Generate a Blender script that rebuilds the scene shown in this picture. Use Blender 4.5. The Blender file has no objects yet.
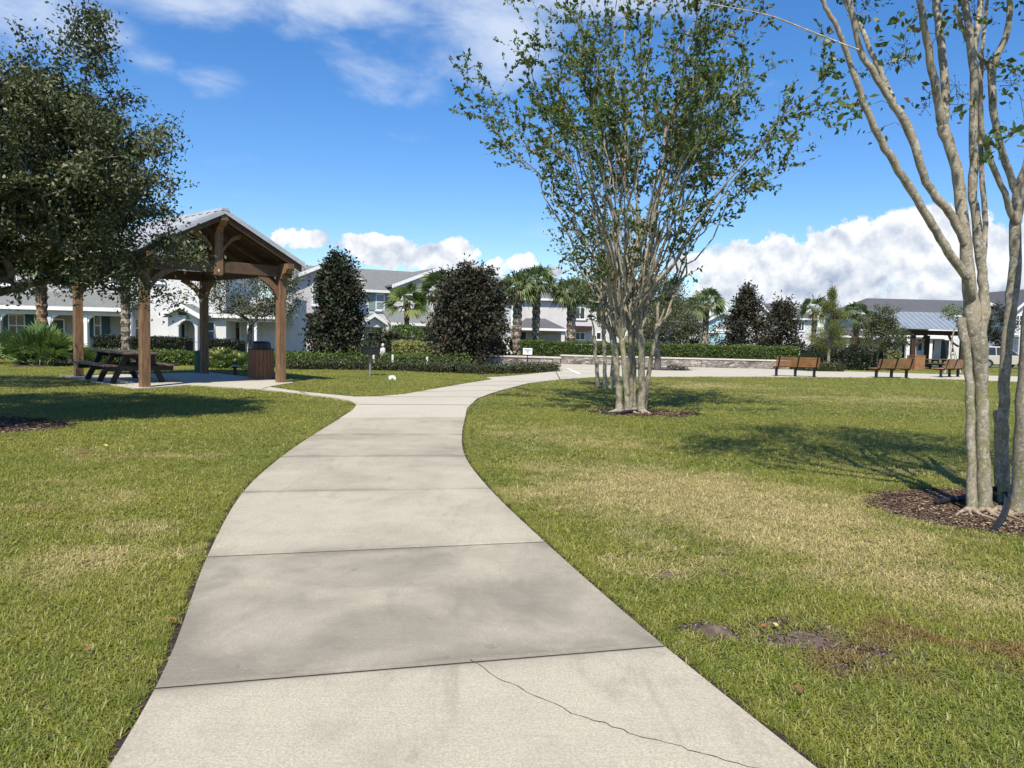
import bpy, math, random
import numpy as np
from mathutils import Vector, Matrix
from mathutils.geometry import delaunay_2d_cdt
R=random.Random(7); NR=np.random.default_rng(7)
sc=bpy.context.scene; COL=sc.collection; PI=math.pi; rad=math.radians

# ------------------------------------------------------------------ camera
FPX=769.; H=1.5
pitch=math.atan((384-332)/FPX); roll=rad(1.4)
fwd=np.array([0,math.cos(pitch),-math.sin(pitch)]); up0=np.array([0,math.sin(pitch),math.cos(pitch)]); rt0=np.array([1.,0,0])
rt=rt0*math.cos(roll)+up0*math.sin(roll); up=-rt0*math.sin(roll)+up0*math.cos(roll)
cam=bpy.data.cameras.new('camera'); camo=bpy.data.objects.new('camera',cam); COL.objects.link(camo)
cam.sensor_width=36; cam.lens=FPX/1024*36; cam.clip_start=.05; cam.clip_end=3000
M=Matrix(((rt[0],up[0],-fwd[0],0),(rt[1],up[1],-fwd[1],0),(rt[2],up[2],-fwd[2],H),(0,0,0,1))); camo.matrix_world=M
sc.camera=camo
def ss(a,b,x):
    t=min(1,max(0,(x-a)/(b-a))); return t*t*(3-2*t)
def G(x,y): return -.45*ss(34,52,y)                 # the park falls away gently towards the houses
def ray(px,py): return fwd*FPX+rt*(px-512)-up*(py-384)
def gp(px,py,dz=0.):                                 # a measured photo point -> the point on the ground it shows
    d=ray(px,py); z=dz
    for _ in range(12):
        t=(z-H)/d[2]; z=G(d[0]*t,d[1]*t)+dz
    return (d[0]*t,d[1]*t)
def gpz(px,py,dz=0.):
    x,y=gp(px,py,dz); return (x,y,G(x,y)+dz)
def at(px,py,Y):
    d=ray(px,py); t=Y/d[1]; return (d[0]*t,Y,H+d[2]*t)

# ------------------------------------------------------------------ world, sun
SUN_EL=rad(55); SH=Vector((.2,1,0)).normalized()      # horizontal direction the shadows fall
az_sun=math.atan2(-SH.x,-SH.y)
w=bpy.data.worlds.new('World'); sc.world=w; w.use_nodes=True; nt=w.node_tree; N=nt.nodes; L=nt.links
for n in list(N): N.remove(n)
def nd(nt,t,**k):
    n=nt.nodes.new(t)
    for a,b in k.items(): setattr(n,a,b)
    return n
def mth(nt,op,a,b=None,c=None,clamp=False):
    n=nt.nodes.new('ShaderNodeMath'); n.operation=op; n.use_clamp=clamp
    for i,v in enumerate((a,b,c)):
        if v is None: continue
        if isinstance(v,(int,float)): n.inputs[i].default_value=v
        else: nt.links.new(v,n.inputs[i])
    return n.outputs[0]
def mixc(nt,f,a,b,bt='MIX'):
    n=nt.nodes.new('ShaderNodeMix'); n.data_type='RGBA'; n.blend_type=bt
    for s,v in ((n.inputs[0],f),(n.inputs[6],a),(n.inputs[7],b)):
        if isinstance(v,(int,float)): s.default_value=v
        elif isinstance(v,tuple): s.default_value=(*v[:3],1)
        else: nt.links.new(v,s)
    return n.outputs[2]
def mapr(nt,v,a,b,c=0.,d=1.,smooth=True):
    n=nt.nodes.new('ShaderNodeMapRange'); n.interpolation_type='SMOOTHSTEP' if smooth else 'LINEAR'
    nt.links.new(v,n.inputs[0]); n.inputs[1].default_value=a;n.inputs[2].default_value=b;n.inputs[3].default_value=c;n.inputs[4].default_value=d
    return n.outputs[0]
def noise(nt,vec,scale,detail=4,rough=.5,dist=0.,out=0):
    n=nt.nodes.new('ShaderNodeTexNoise'); n.inputs['Scale'].default_value=scale; n.inputs['Detail'].default_value=detail
    n.inputs['Roughness'].default_value=rough; n.inputs['Distortion'].default_value=dist
    if vec is not None: nt.links.new(vec,n.inputs['Vector'])
    return n.outputs[out]
sky=nd(nt,'ShaderNodeTexSky',sky_type='NISHITA',sun_disc=False); sky.sun_elevation=SUN_EL; sky.sun_rotation=az_sun%(2*PI)
sky.air_density=1.0; sky.dust_density=.3; sky.ozone_density=4.0; sky.altitude=0
tc=nd(nt,'ShaderNodeTexCoord'); nrm=nd(nt,'ShaderNodeVectorMath',operation='NORMALIZE'); L.new(tc.outputs['Generated'],nrm.inputs[0])
D=nrm.outputs[0]; sep=nd(nt,'ShaderNodeSeparateXYZ'); L.new(D,sep.inputs[0])
azv=mth(nt,'ARCTAN2',sep.outputs[0],sep.outputs[1]); elv=mth(nt,'ARCSINE',sep.outputs[2])
def AE(px,py):
    d=ray(px,py); d=d/np.linalg.norm(d); return math.atan2(d[0],d[1]),math.asin(d[2])
def blobs(lst):
    tot=None
    for (px,py,rx,ry,wt) in lst:
        a,e=AE(px,py); sx,sy=rx/FPX,ry/FPX
        u=mth(nt,'MULTIPLY',mth(nt,'SUBTRACT',azv,a),1/sx); v=mth(nt,'MULTIPLY',mth(nt,'SUBTRACT',elv,e),1/sy)
        r=mth(nt,'ADD',mth(nt,'MULTIPLY',u,u),mth(nt,'MULTIPLY',v,v))
        q=mth(nt,'MULTIPLY',mth(nt,'SUBTRACT',1,r,clamp=True),wt)
        tot=q if tot is None else mth(nt,'MAXIMUM',tot,q)
    return tot
# cumulus banks low over the houses
cum=blobs([(775,268,85,42,1),(850,270,115,50,1),(930,258,90,48,1),(985,262,120,55,.95),(1075,250,120,52,1),(880,295,200,34,.9),
  (292,240,42,15,.9),(385,250,62,20,.95),(430,258,75,24,.9),(470,272,50,24,.8),(525,264,24,14,.7),(455,243,20,10,.6),(545,275,30,12,.6),(690,262,30,16,.5),
  (170,235,60,20,.9),(60,240,90,30,.9),(1300,240,180,50,1),(-300,230,200,50,1)])
n1=noise(nt,D,14,9,.58,.15); n2=noise(nt,D,36,7,.62)
nn=mth(nt,'ADD',mth(nt,'MULTIPLY',mth(nt,'SUBTRACT',n1,.5),2.7),mth(nt,'MULTIPLY',mth(nt,'SUBTRACT',n2,.5),1.5))
cd=mapr(nt,mth(nt,'ADD',mth(nt,'MULTIPLY',cum,1.15),nn),.38,.60)
cd=mth(nt,'MULTIPLY',cd,mapr(nt,cum,.02,.2))
# high thin cloud
wis=blobs([(215,85,42,24,.42),(232,158,40,14,.34),(145,62,30,22,.42),(20,10,110,45,.8),(210,-10,210,42,.9),(340,8,170,26,.9),(285,26,30,18,.7),(450,20,170,75,.75),(400,75,90,45,.55),(500,40,90,60,.85),(600,-10,200,40,.8),
 (410,135,30,12,.42),(740,85,60,12,.35),(350,205,190,14,.30),(600,230,170,22,.35),(600,215,40,14,.5),(480,180,120,14,.26),(700,-120,500,60,.6),(100,-160,300,80,.6)])
scl=nd(nt,'ShaderNodeVectorMath',operation='MULTIPLY'); L.new(D,scl.inputs[0]); scl.inputs[1].default_value=(1,1,2.1)
n3=noise(nt,scl.outputs[0],9,8,.6,.4)
wd=mapr(nt,mth(nt,'ADD',wis,mth(nt,'MULTIPLY',mth(nt,'SUBTRACT',n3,.5),1.5)),.26,1.1,0,.74)
wd=mth(nt,'MULTIPLY',wd,mapr(nt,wis,0,.15))
hsv=nd(nt,'ShaderNodeHueSaturation'); hsv.inputs['Saturation'].default_value=1.25; hsv.inputs['Value'].default_value=1.3; L.new(sky.outputs[0],hsv.inputs['Color'])
# cloud relief: bright crowns, greyer bases
n5=noise(nt,D,20,6,.55,.1)
offs=nd(nt,'ShaderNodeVectorMath',operation='ADD'); L.new(D,offs.inputs[0]); offs.inputs[1].default_value=(.004,0,.014)
n6=noise(nt,offs.outputs[0],20,6,.55,.1)
rel=mth(nt,'MULTIPLY',mth(nt,'SUBTRACT',n5,n6),3.6)
base=mapr(nt,elv,.035,.13,.0,1.)
lum=mth(nt,'ADD',mth(nt,'MULTIPLY',base,.42),mth(nt,'ADD',rel,.52),clamp=True)
ccol=mixc(nt,lum,(3.9,4.7,6.1),(9.3,9.4,9.6))
skc=mixc(nt,1.,hsv.outputs[0],(1.02,1.05,1.17),'MULTIPLY')
c1=mixc(nt,wd,skc,(7.6,8.3,9.4)); c2=mixc(nt,mth(nt,'MULTIPLY',cd,.97),c1,ccol)
bg=nd(nt,'ShaderNodeBackground'); bg.inputs[1].default_value=.085; L.new(c2,bg.inputs[0])
wo=nd(nt,'ShaderNodeOutputWorld'); L.new(bg.outputs[0],wo.inputs[0])
sl=bpy.data.lights.new('sun','SUN'); sl.energy=4.9; sl.angle=rad(.5); sl.color=(1,.93,.80)
so=bpy.data.objects.new('sun',sl); COL.objects.link(so)
sd=Vector((SH.x*math.cos(SUN_EL),SH.y*math.cos(SUN_EL),-math.sin(SUN_EL))); so.rotation_euler=sd.to_track_quat('-Z','Y').to_euler()
sc.view_settings.view_transform='Standard'; sc.view_settings.look='None'; sc.view_settings.gamma=1; sc.view_settings.exposure=.38; sc.view_settings.use_curve_mapping=False

# ------------------------------------------------------------------ materials
MATS={}
def newmat(name):
    m=bpy.data.materials.new(name); m.use_nodes=True; MATS[name]=m
    nt=m.node_tree; p=nt.nodes['Principled BSDF']; return m,nt,p
def mat(name,c,c2=None,scale=8,rough=.7,bump=0.,bscale=40,spec=.4,metal=0,stretch=None,detail=5,lo=.35,hi=.65,bdist=.01):
    m,nt,p=newmat(name); p.inputs['Roughness'].default_value=rough; p.inputs['Metallic'].default_value=metal; p.inputs['Specular IOR Level'].default_value=spec
    geo=nd(nt,'ShaderNodeTexCoord'); vec=geo.outputs['Object']
    if stretch:
        v=nd(nt,'ShaderNodeVectorMath',operation='MULTIPLY'); nt.links.new(vec,v.inputs[0]); v.inputs[1].default_value=stretch; vec=v.outputs[0]
    if c2 is None: c2=tuple(x*.85 for x in c)
    f=mapr(nt,noise(nt,vec,scale,detail,.6),lo,hi)
    nt.links.new(mixc(nt,f,c,c2),p.inputs['Base Color'])
    if bump:
        b=nd(nt,'ShaderNodeBump'); b.inputs['Strength'].default_value=bump; b.inputs['Distance'].default_value=bdist
        nt.links.new(noise(nt,vec,bscale,4,.6),b.inputs['Height']); nt.links.new(b.outputs[0],p.inputs['Normal'])
    return m
def leafmat(name,dark,light,third=None,trans=.35,rough=.45,pos=.6,tf=.12,tcol=None):
    m,nt,p=newmat(name); a=nd(nt,'ShaderNodeAttribute',attribute_name='tint'); t=a.outputs['Fac']
    col=mixc(nt,mapr(nt,t,0,1),dark,light)
    if third: col=mixc(nt,mapr(nt,t,1-tf-.02,1-tf+.02),col,third)
    g=nd(nt,'ShaderNodeNewGeometry'); nz=noise(nt,g.outputs['Position'],pos,3,.5)
    col=mixc(nt,mapr(nt,nz,.3,.7,0,.45),col,tuple((x*.6) for x in light))
    nt.links.new(col,p.inputs['Base Color']); p.inputs['Roughness'].default_value=rough; p.inputs['Specular IOR Level'].default_value=.35
    tr=nd(nt,'ShaderNodeBsdfTranslucent'); 
    hs=nd(nt,'ShaderNodeHueSaturation'); hs.inputs['Value'].default_value=1.3; hs.inputs['Saturation'].default_value=1.1; nt.links.new(col,hs.inputs['Color']); nt.links.new(hs.outputs[0],tr.inputs[0])
    mx=nd(nt,'ShaderNodeMixShader'); mx.inputs[0].default_value=trans; nt.links.new(p.outputs[0],mx.inputs[1]); nt.links.new(tr.outputs[0],mx.inputs[2])
    nt.links.new(mx.outputs[0],nt.nodes['Material Output'].inputs[0]); return m
m_wood=mat('cedar',(.26,.15,.082),(.15,.086,.047),3,.75,.35,30,stretch=(6,6,1))
m_woodD=mat('cedar_beam_shaded',(.135,.083,.05),(.085,.052,.031),3,.75,.35,30)  # same timber as the posts, roof shade darkened into its colour
m_wunder=mat('cedar_shaded',(.05,.03,.018),(.035,.02,.012),5,.85)  # cedar with the gloom under the roof painted into the colour
m_metal=mat('metal_roofing',(.62,.63,.64),(.52,.53,.55),2,.38,spec=.5,metal=.25)
m_black=mat('black_metal',(.012,.012,.014),(.02,.02,.022),9,.45)
m_tabler=mat('table_dark',(.013,.011,.010),(.02,.016,.013),9,.6,.2)
m_tabletop=mat('table_boards',(.15,.105,.075),(.09,.065,.048),6,.6,.2)
m_trashw=mat('trash_slats',(.27,.125,.055),(.20,.09,.04),4,.55,.2,30,stretch=(8,8,1))
m_bench=mat('bench_slats',(.36,.18,.08),(.27,.125,.055),4,.5,.1,30)
m_stucW=mat('stucco_white',(.66,.655,.645),(.60,.595,.59),1.2,.9,.25,60)
m_stucG=mat('stucco_grey',(.60,.58,.56),(.54,.52,.51),1.2,.9,.25,60)
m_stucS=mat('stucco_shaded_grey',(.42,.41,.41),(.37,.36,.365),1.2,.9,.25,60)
m_stucL=mat('stucco_lilac',(.56,.52,.52),(.50,.465,.465),1.2,.9,.25,60)
m_stucC=mat('stucco_cool',(.62,.61,.60),(.56,.55,.55),1.2,.9,.25,60)
m_blue=mat('siding_blue',(.38,.58,.66),(.34,.53,.61),2,.8)
m_trim=mat('trim_white',(.78,.78,.77),(.72,.72,.71),3,.6)
m_shA=mat('shutter_navy',(.02,.07,.10),(.025,.085,.115),3,.5)
m_shB=mat('shutter_sage',(.20,.29,.27),(.17,.25,.235),3,.6)
m_door=mat('door_dark',(.012,.02,.025),(.02,.03,.035),3,.4)
m_doorB=mat('door_brown',(.06,.02,.018),(.045,.016,.014),3,.5)
m_awn=mat('awning_maroon',(.05,.018,.022),(.035,.014,.018),3,.6)
m_glass=mat('window_glass',(.10,.13,.14),(.05,.07,.075),1.5,.12,spec=.6)
m_glassD=mat('window_dark',(.02,.026,.03),(.035,.045,.05),1.5,.12,spec=.6)
m_blind=mat('window_blind',(.28,.34,.34),(.20,.25,.25),2,.4,spec=.5,stretch=(.3,.3,9))
m_cushion=mat('lid_black',(.012,.014,.018),(.018,.02,.024),6,.35)
m_white=mat('painted_white',(.8,.8,.78),(.74,.74,.72),5,.5)
m_grey=mat('galvanised',(.30,.31,.30),(.24,.25,.24),9,.5,metal=.3)
m_conc2=mat('cap_stone',(.60,.55,.48),(.50,.46,.40),4,.85,.2)
m_paintW=mat('road_paint',(.75,.75,.73),(.62,.62,.6),6,.7)
m_green=mat('green_plastic',(.02,.12,.07),(.015,.09,.05),5,.5)
m_car=mat('car_beige',(.50,.46,.40),(.48,.44,.38),1,.3,spec=.6)
m_tyre=mat('tyre',(.018,.018,.018),(.03,.03,.03),9,.8)
m_red=mat('lamp_red',(.35,.02,.02),(.3,.02,.02),5,.3)
m_stake=mat('stake_pine',(.62,.58,.50),(.52,.47,.4),6,.8)
m_bulb=mat('bare_soil_dark',(.05,.036,.028),(.022,.016,.013),25,.95,.8,60,bdist=.02)
m_soil=mat('soil',(.17,.125,.095),(.085,.062,.048),14,.95,.9,50,bdist=.02)
m_mulchb=mat('mulch_bed',(.085,.052,.034),(.038,.024,.017),30,.95,.8,60,bdist=.02)
m_mulch=leafmat('mulch_chip',(.075,.045,.028),(.25,.16,.10),(.38,.30,.21),trans=0,rough=.9,tf=.12)
def shingles(name,c,c2):
    m,nt,p=newmat(name); tcn=nd(nt,'ShaderNodeTexCoord'); br=nd(nt,'ShaderNodeTexBrick')
    mp=nd(nt,'ShaderNodeMapping'); mp.inputs['Rotation'].default_value=(0,0,0); nt.links.new(tcn.outputs['Object'],mp.inputs[0])
    s=nd(nt,'ShaderNodeSeparateXYZ'); nt.links.new(mp.outputs[0],s.inputs[0]); c_=nd(nt,'ShaderNodeCombineXYZ')
    nt.links.new(mth(nt,'ADD',s.outputs[0],mth(nt,'MULTIPLY',s.outputs[1],.3)),c_.inputs[0]); nt.links.new(s.outputs[2],c_.inputs[1]); nt.links.new(c_.outputs[0],br.inputs[0])
    br.inputs['Scale'].default_value=3; br.inputs['Color1'].default_value=(*c,1); br.inputs['Color2'].default_value=(*c2,1); br.inputs['Mortar'].default_value=(*[x*.6 for x in c],1)
    br.inputs['Mortar Size'].default_value=.015; br.inputs['Row Height'].default_value=.22
    col=mixc(nt,mapr(nt,noise(nt,tcn.outputs['Object'],1.3,5,.6),.3,.7,0,.5),br.outputs[0],tuple(x*.7 for x in c))
    nt.links.new(col,p.inputs['Base Color']); p.inputs['Roughness'].default_value=.9; return m
m_shg=shingles('roof_shingles',(.21,.215,.205),(.16,.17,.16)); m_shgD=shingles('roof_shingles_dark',(.115,.115,.125),(.09,.09,.10))
# stacked stone facing
def stonemat():
    m,nt,p=newmat('stacked_stone'); tcn=nd(nt,'ShaderNodeTexCoord'); s=nd(nt,'ShaderNodeSeparateXYZ'); nt.links.new(tcn.outputs['Object'],s.inputs[0])
    c_=nd(nt,'ShaderNodeCombineXYZ'); nt.links.new(mth(nt,'ADD',s.outputs[0],s.outputs[1]),c_.inputs[0]); nt.links.new(s.outputs[2],c_.inputs[1])
    wv=noise(nt,tcn.outputs['Object'],3,2,.5,out=1)
    vm=nd(nt,'ShaderNodeMix',data_type='RGBA'); vm.inputs[0].default_value=.03; nt.links.new(c_.outputs[0],vm.inputs[6]); nt.links.new(wv,vm.inputs[7])
    sc2=nd(nt,'ShaderNodeVectorMath',operation='MULTIPLY'); nt.links.new(vm.outputs[2],sc2.inputs[0]); sc2.inputs[1].default_value=(3.6,9.,1)
    vr=nd(nt,'ShaderNodeTexVoronoi',distance='CHEBYCHEV',voronoi_dimensions='2D'); vr.inputs['Scale'].default_value=1; nt.links.new(sc2.outputs[0],vr.inputs['Vector'])
    vf=nd(nt,'ShaderNodeTexVoronoi',distance='CHEBYCHEV',voronoi_dimensions='2D',feature='F2'); vf.inputs['Scale'].default_value=1; nt.links.new(sc2.outputs[0],vf.inputs['Vector'])
    gap=mapr(nt,mth(nt,'SUBTRACT',vf.outputs['Distance'],vr.outputs['Distance']),.02,.10,1,0); sv=nd(nt,'ShaderNodeSeparateColor'); nt.links.new(vr.outputs['Color'],sv.inputs[0])
    vo=nd(nt,'ShaderNodeTexNoise'); vo.inputs['Scale'].default_value=5; vo.inputs['Detail'].default_value=6; nt.links.new(tcn.outputs['Object'],vo.inputs['Vector'])
    f=mapr(nt,vo.outputs[0],.35,.65)
    c1=mixc(nt,sv.outputs[0],(.10,.085,.08),(.50,.45,.39)); c1=mixc(nt,mapr(nt,sv.outputs[1],.7,.8,0,.7),c1,(.27,.17,.13)); c1=mixc(nt,mth(nt,'MULTIPLY',f,.5),c1,(.25,.23,.22)); c1=mixc(nt,mth(nt,'MULTIPLY',gap,.8),c1,(.05,.045,.04))
    nt.links.new(c1,p.inputs['Base Color']); p.inputs['Roughness'].default_value=.9
    b=nd(nt,'ShaderNodeBump'); b.inputs['Strength'].default_value=.8; b.inputs['Distance'].default_value=.02; nt.links.new(mth(nt,'SUBTRACT',vo.outputs[0],gap),b.inputs['Height']); nt.links.new(b.outputs[0],p.inputs['Normal'])
    return m
m_stone=stonemat()
# concrete
def concmat(name,base,dark,slab=False):
    m,nt,p=newmat(name); g=nd(nt,'ShaderNodeNewGeometry'); P=g.outputs['Position']
    a=mapr(nt,noise(nt,P,.75,7,.62,.3),.45,.72); b_=mapr(nt,noise(nt,P,3.2,6,.7),.42,.75)
    sp=noise(nt,P,95,4,.85); sp2=noise(nt,P,60,3,.7)
    f=mth(nt,'ADD',mth(nt,'MULTIPLY',a,.42),mth(nt,'MULTIPLY',b_,.22))
    if slab:
        at_=nd(nt,'ShaderNodeAttribute',attribute_name='tint'); f=mth(nt,'ADD',f,mth(nt,'MULTIPLY',at_.outputs['Fac'],mapr(nt,noise(nt,P,1.1,5,.6,.5),.3,.62,.25,1.)))
    f=mth(nt,'MINIMUM',f,1.0)
    col=mixc(nt,f,base,dark); col=mixc(nt,mapr(nt,sp,.38,.62,.0,.6),col,tuple(x*.45 for x in base)); col=mixc(nt,mapr(nt,sp2,.55,.75,0,.22),col,tuple(min(1,x*1.2) for x in base))
    bv=nd(nt,'ShaderNodeVectorMath',operation='MULTIPLY'); nt.links.new(P,bv.inputs[0]); bv.inputs[1].default_value=(2.5,70,1); bro=noise(nt,bv.outputs[0],1.,3,.6)
    col=mixc(nt,mapr(nt,bro,.4,.7,0,.24),col,tuple(x*.6 for x in base)); sv=nd(nt,'ShaderNodeVectorMath',operation='MULTIPLY'); nt.links.new(P,sv.inputs[0]); sv.inputs[1].default_value=(2.6,.8,1)
    col=mixc(nt,mapr(nt,noise(nt,sv.outputs[0],1.2,7,.7,1.2),.52,.70,0,.38 if slab else .2),col,dark); col=mixc(nt,mapr(nt,noise(nt,P,9,3,.5),.70,.76,0,.35),col,tuple(x*.6 for x in dark))
    nt.links.new(col,p.inputs['Base Color']); p.inputs['Roughness'].default_value=.88; p.inputs['Specular IOR Level'].default_value=.3
    b=nd(nt,'ShaderNodeBump'); b.inputs['Strength'].default_value=.35; b.inputs['Distance'].default_value=.004; nt.links.new(sp,b.inputs['Height']); nt.links.new(b.outputs[0],p.inputs['Normal'])
    return m
m_path=concmat('path_concrete',(.53,.475,.365),(.205,.185,.145),True); m_plaza=concmat('plaza_concrete',(.58,.53,.43),(.42,.38,.31))
m_groove=mat('joint_dark',(.07,.06,.05),(.04,.035,.03),20,.95)  # dark joint lines and dirt-stained slab edges
# barks
def barkmat(name,base,grey,moss,light,sc_=1.,lich=.5,dark=None):
    m,nt,p=newmat(name); g=nd(nt,'ShaderNodeNewGeometry'); P=g.outputs['Position']
    v=nd(nt,'ShaderNodeVectorMath',operation='MULTIPLY'); nt.links.new(P,v.inputs[0]); v.inputs[1].default_value=(1,1,.35); V=v.outputs[0]
    col=mixc(nt,mapr(nt,noise(nt,V,9*sc_,5,.6,.4),.35,.65),base,grey)
    s=nd(nt,'ShaderNodeSeparateXYZ'); nt.links.new(P,s.inputs[0]); low=mapr(nt,s.outputs[2],.1,2.6,1,.0)
    col=mixc(nt,mth(nt,'MULTIPLY',mapr(nt,noise(nt,P,5*sc_,4,.6),.42,.62),mth(nt,'MULTIPLY',low,.85)),col,moss)
    col=mixc(nt,mapr(nt,noise(nt,P,11*sc_,5,.7,.6),.50,.62,0,lich*.8),col,light); col=mixc(nt,mapr(nt,noise(nt,P,34*sc_,5,.75),.54,.62,0,lich),col,tuple(x*1.1 for x in light))
    col=mixc(nt,mapr(nt,noise(nt,P,24*sc_,6,.8,.8),.55,.63,0,.85),col,dark or tuple(x*.4 for x in grey))
    nt.links.new(col,p.inputs['Base Color']); p.inputs['Roughness'].default_value=.85
    b=nd(nt,'ShaderNodeBump'); b.inputs['Strength'].default_value=.5; b.inputs['Distance'].default_value=.006; nt.links.new(noise(nt,V,45*sc_,5,.6),b.inputs['Height']); nt.links.new(b.outputs[0],p.inputs['Normal'])
    return m
m_crape=barkmat('crape_bark',(.33,.27,.185),(.19,.165,.12),(.19,.195,.075),(.45,.42,.335),1,.8)
m_oakb=barkmat('oak_bark',(.15,.12,.10),(.10,.085,.075),(.09,.09,.05),(.25,.23,.2),1,.3)
m_palmb=mat('palm_boots',(.34,.29,.22),(.08,.055,.038),7,.95,.8,9,lo=.42,hi=.58,bdist=.05)
m_palmb2=mat('palm_boots_brown',(.30,.20,.12),(.09,.055,.035),7,.95,.8,9,lo=.42,hi=.58,bdist=.05)
l_oak=leafmat('oak_leaf',(.050,.068,.026),(.13,.15,.060),(.25,.26,.15),trans=.25,tf=.10)
l_crape=leafmat('crape_leaf',(.055,.10,.024),(.15,.21,.055),(.24,.13,.05),trans=.35,tf=.07)
l_mag=leafmat('magnolia_leaf',(.018,.030,.014),(.042,.058,.026),(.085,.052,.03),trans=.1,rough=.6,tf=.2)
l_magD=leafmat('magnolia_leaf_bronze',(.022,.030,.016),(.050,.055,.028),(.085,.055,.034),trans=.1,rough=.6,tf=.3)
l_hedge=leafmat('hedge_leaf',(.05,.09,.018),(.14,.21,.04),(.22,.27,.07),trans=.25,tf=.10)
l_hedD=leafmat('low_hedge_leaf',(.035,.05,.018),(.10,.12,.045),(.17,.12,.07),trans=.2,tf=.18)
l_dark=leafmat('dark_shrub_leaf',(.014,.022,.011),(.032,.045,.02),(.06,.04,.025),trans=.1,tf=.1)
l_yel=leafmat('variegated_leaf',(.16,.19,.05),(.42,.42,.14),(.55,.55,.28),trans=.3,tf=.2)
l_palm=leafmat('palm_leaf',(.07,.11,.04),(.17,.23,.09),(.30,.31,.15),trans=.25,tf=.08)
l_palmY=leafmat('young_palm_leaf',(.08,.13,.03),(.20,.26,.07),(.25,.26,.10),trans=.3,tf=.12)
l_cyp=leafmat('cypress_leaf',(.09,.12,.025),(.21,.24,.055),(.22,.15,.05),trans=.3,tf=.1)
l_fan=leafmat('palmetto_leaf',(.07,.13,.035),(.18,.27,.08),(.24,.28,.10),trans=.3,tf=.1)
m_seed=mat('seed_pod',(.06,.045,.03),(.1,.075,.05),20,.8)

# ------------------------------------------------------------------ mesh helpers
def tag(o,label=None,cat=None,group=None,kind=None):
    if label:o['label']=label
    if cat:o['category']=cat
    if group:o['group']=group
    if kind:o['kind']=kind
    return o
def thing(name,loc,label,cat,group=None,rz=0):
    o=bpy.data.objects.new(name,None); o.empty_display_size=.2; COL.objects.link(o); o.location=loc; o.rotation_euler=(0,0,rz); return tag(o,label,cat,group)
def wloc(o):
    v=Vector((0,0,0))
    while o is not None: v+=o.location; o=o.parent
    return v
def fast(name,V,Fq,mats,parent=None,tint=None,smooth=False,local=False,mi=None):
    """V Nx3, Fq Mxk (k 3 or 4)"""
    V=np.asarray(V,dtype=np.float32).reshape(-1,3); Fq=np.asarray(Fq,dtype=np.int32)
    if parent is not None and not local: V=V-np.array(wloc(parent),dtype=np.float32)
    me=bpy.data.meshes.new(name); me.vertices.add(len(V)); me.vertices.foreach_set('co',V.ravel())
    k=Fq.shape[1]; me.loops.add(Fq.size); me.loops.foreach_set('vertex_index',Fq.ravel()); me.polygons.add(len(Fq))
    me.polygons.foreach_set('loop_start',np.arange(0,Fq.size,k,dtype=np.int32)); 
    if smooth: me.polygons.foreach_set('use_smooth',np.ones(len(Fq),dtype=bool))
    for m in (mats if isinstance(mats,(list,tuple)) else [mats]): me.materials.append(m)
    if mi is not None: me.polygons.foreach_set('material_index',np.asarray(mi,dtype=np.int32))
    me.update(calc_edges=True)
    if tint is not None:
        a=me.attributes.new('tint','FLOAT','POINT'); a.data.foreach_set('value',np.asarray(tint,dtype=np.float32))
    o=bpy.data.objects.new(name,me); COL.objects.link(o); o.parent=parent; return o
class Fr:                                   # a frame standing on the ground, u along, v away, z up
    def __init__(s,x,y,a=0,z=0): s.x,s.y,s.z=x,y,z; s.a=a; s.c,s.s=math.cos(a),math.sin(a)
    def W(s,u,v,z): return (s.x+u*s.c-v*s.s,s.y+u*s.s+v*s.c,s.z+z)
    def pix(s,px,py,v=0):                   # photo point -> (u,z) on the upright plane at depth v
        d=ray(px,py); nx,ny=-s.s,s.c; k=(v+nx*s.x+ny*s.y)/(d[0]*nx+d[1]*ny); X,Y,Z=d[0]*k,d[1]*k,H+d[2]*k
        return ((X-s.x)*s.c+(Y-s.y)*s.s, Z-s.z)
ID=Fr(0,0)
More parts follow.
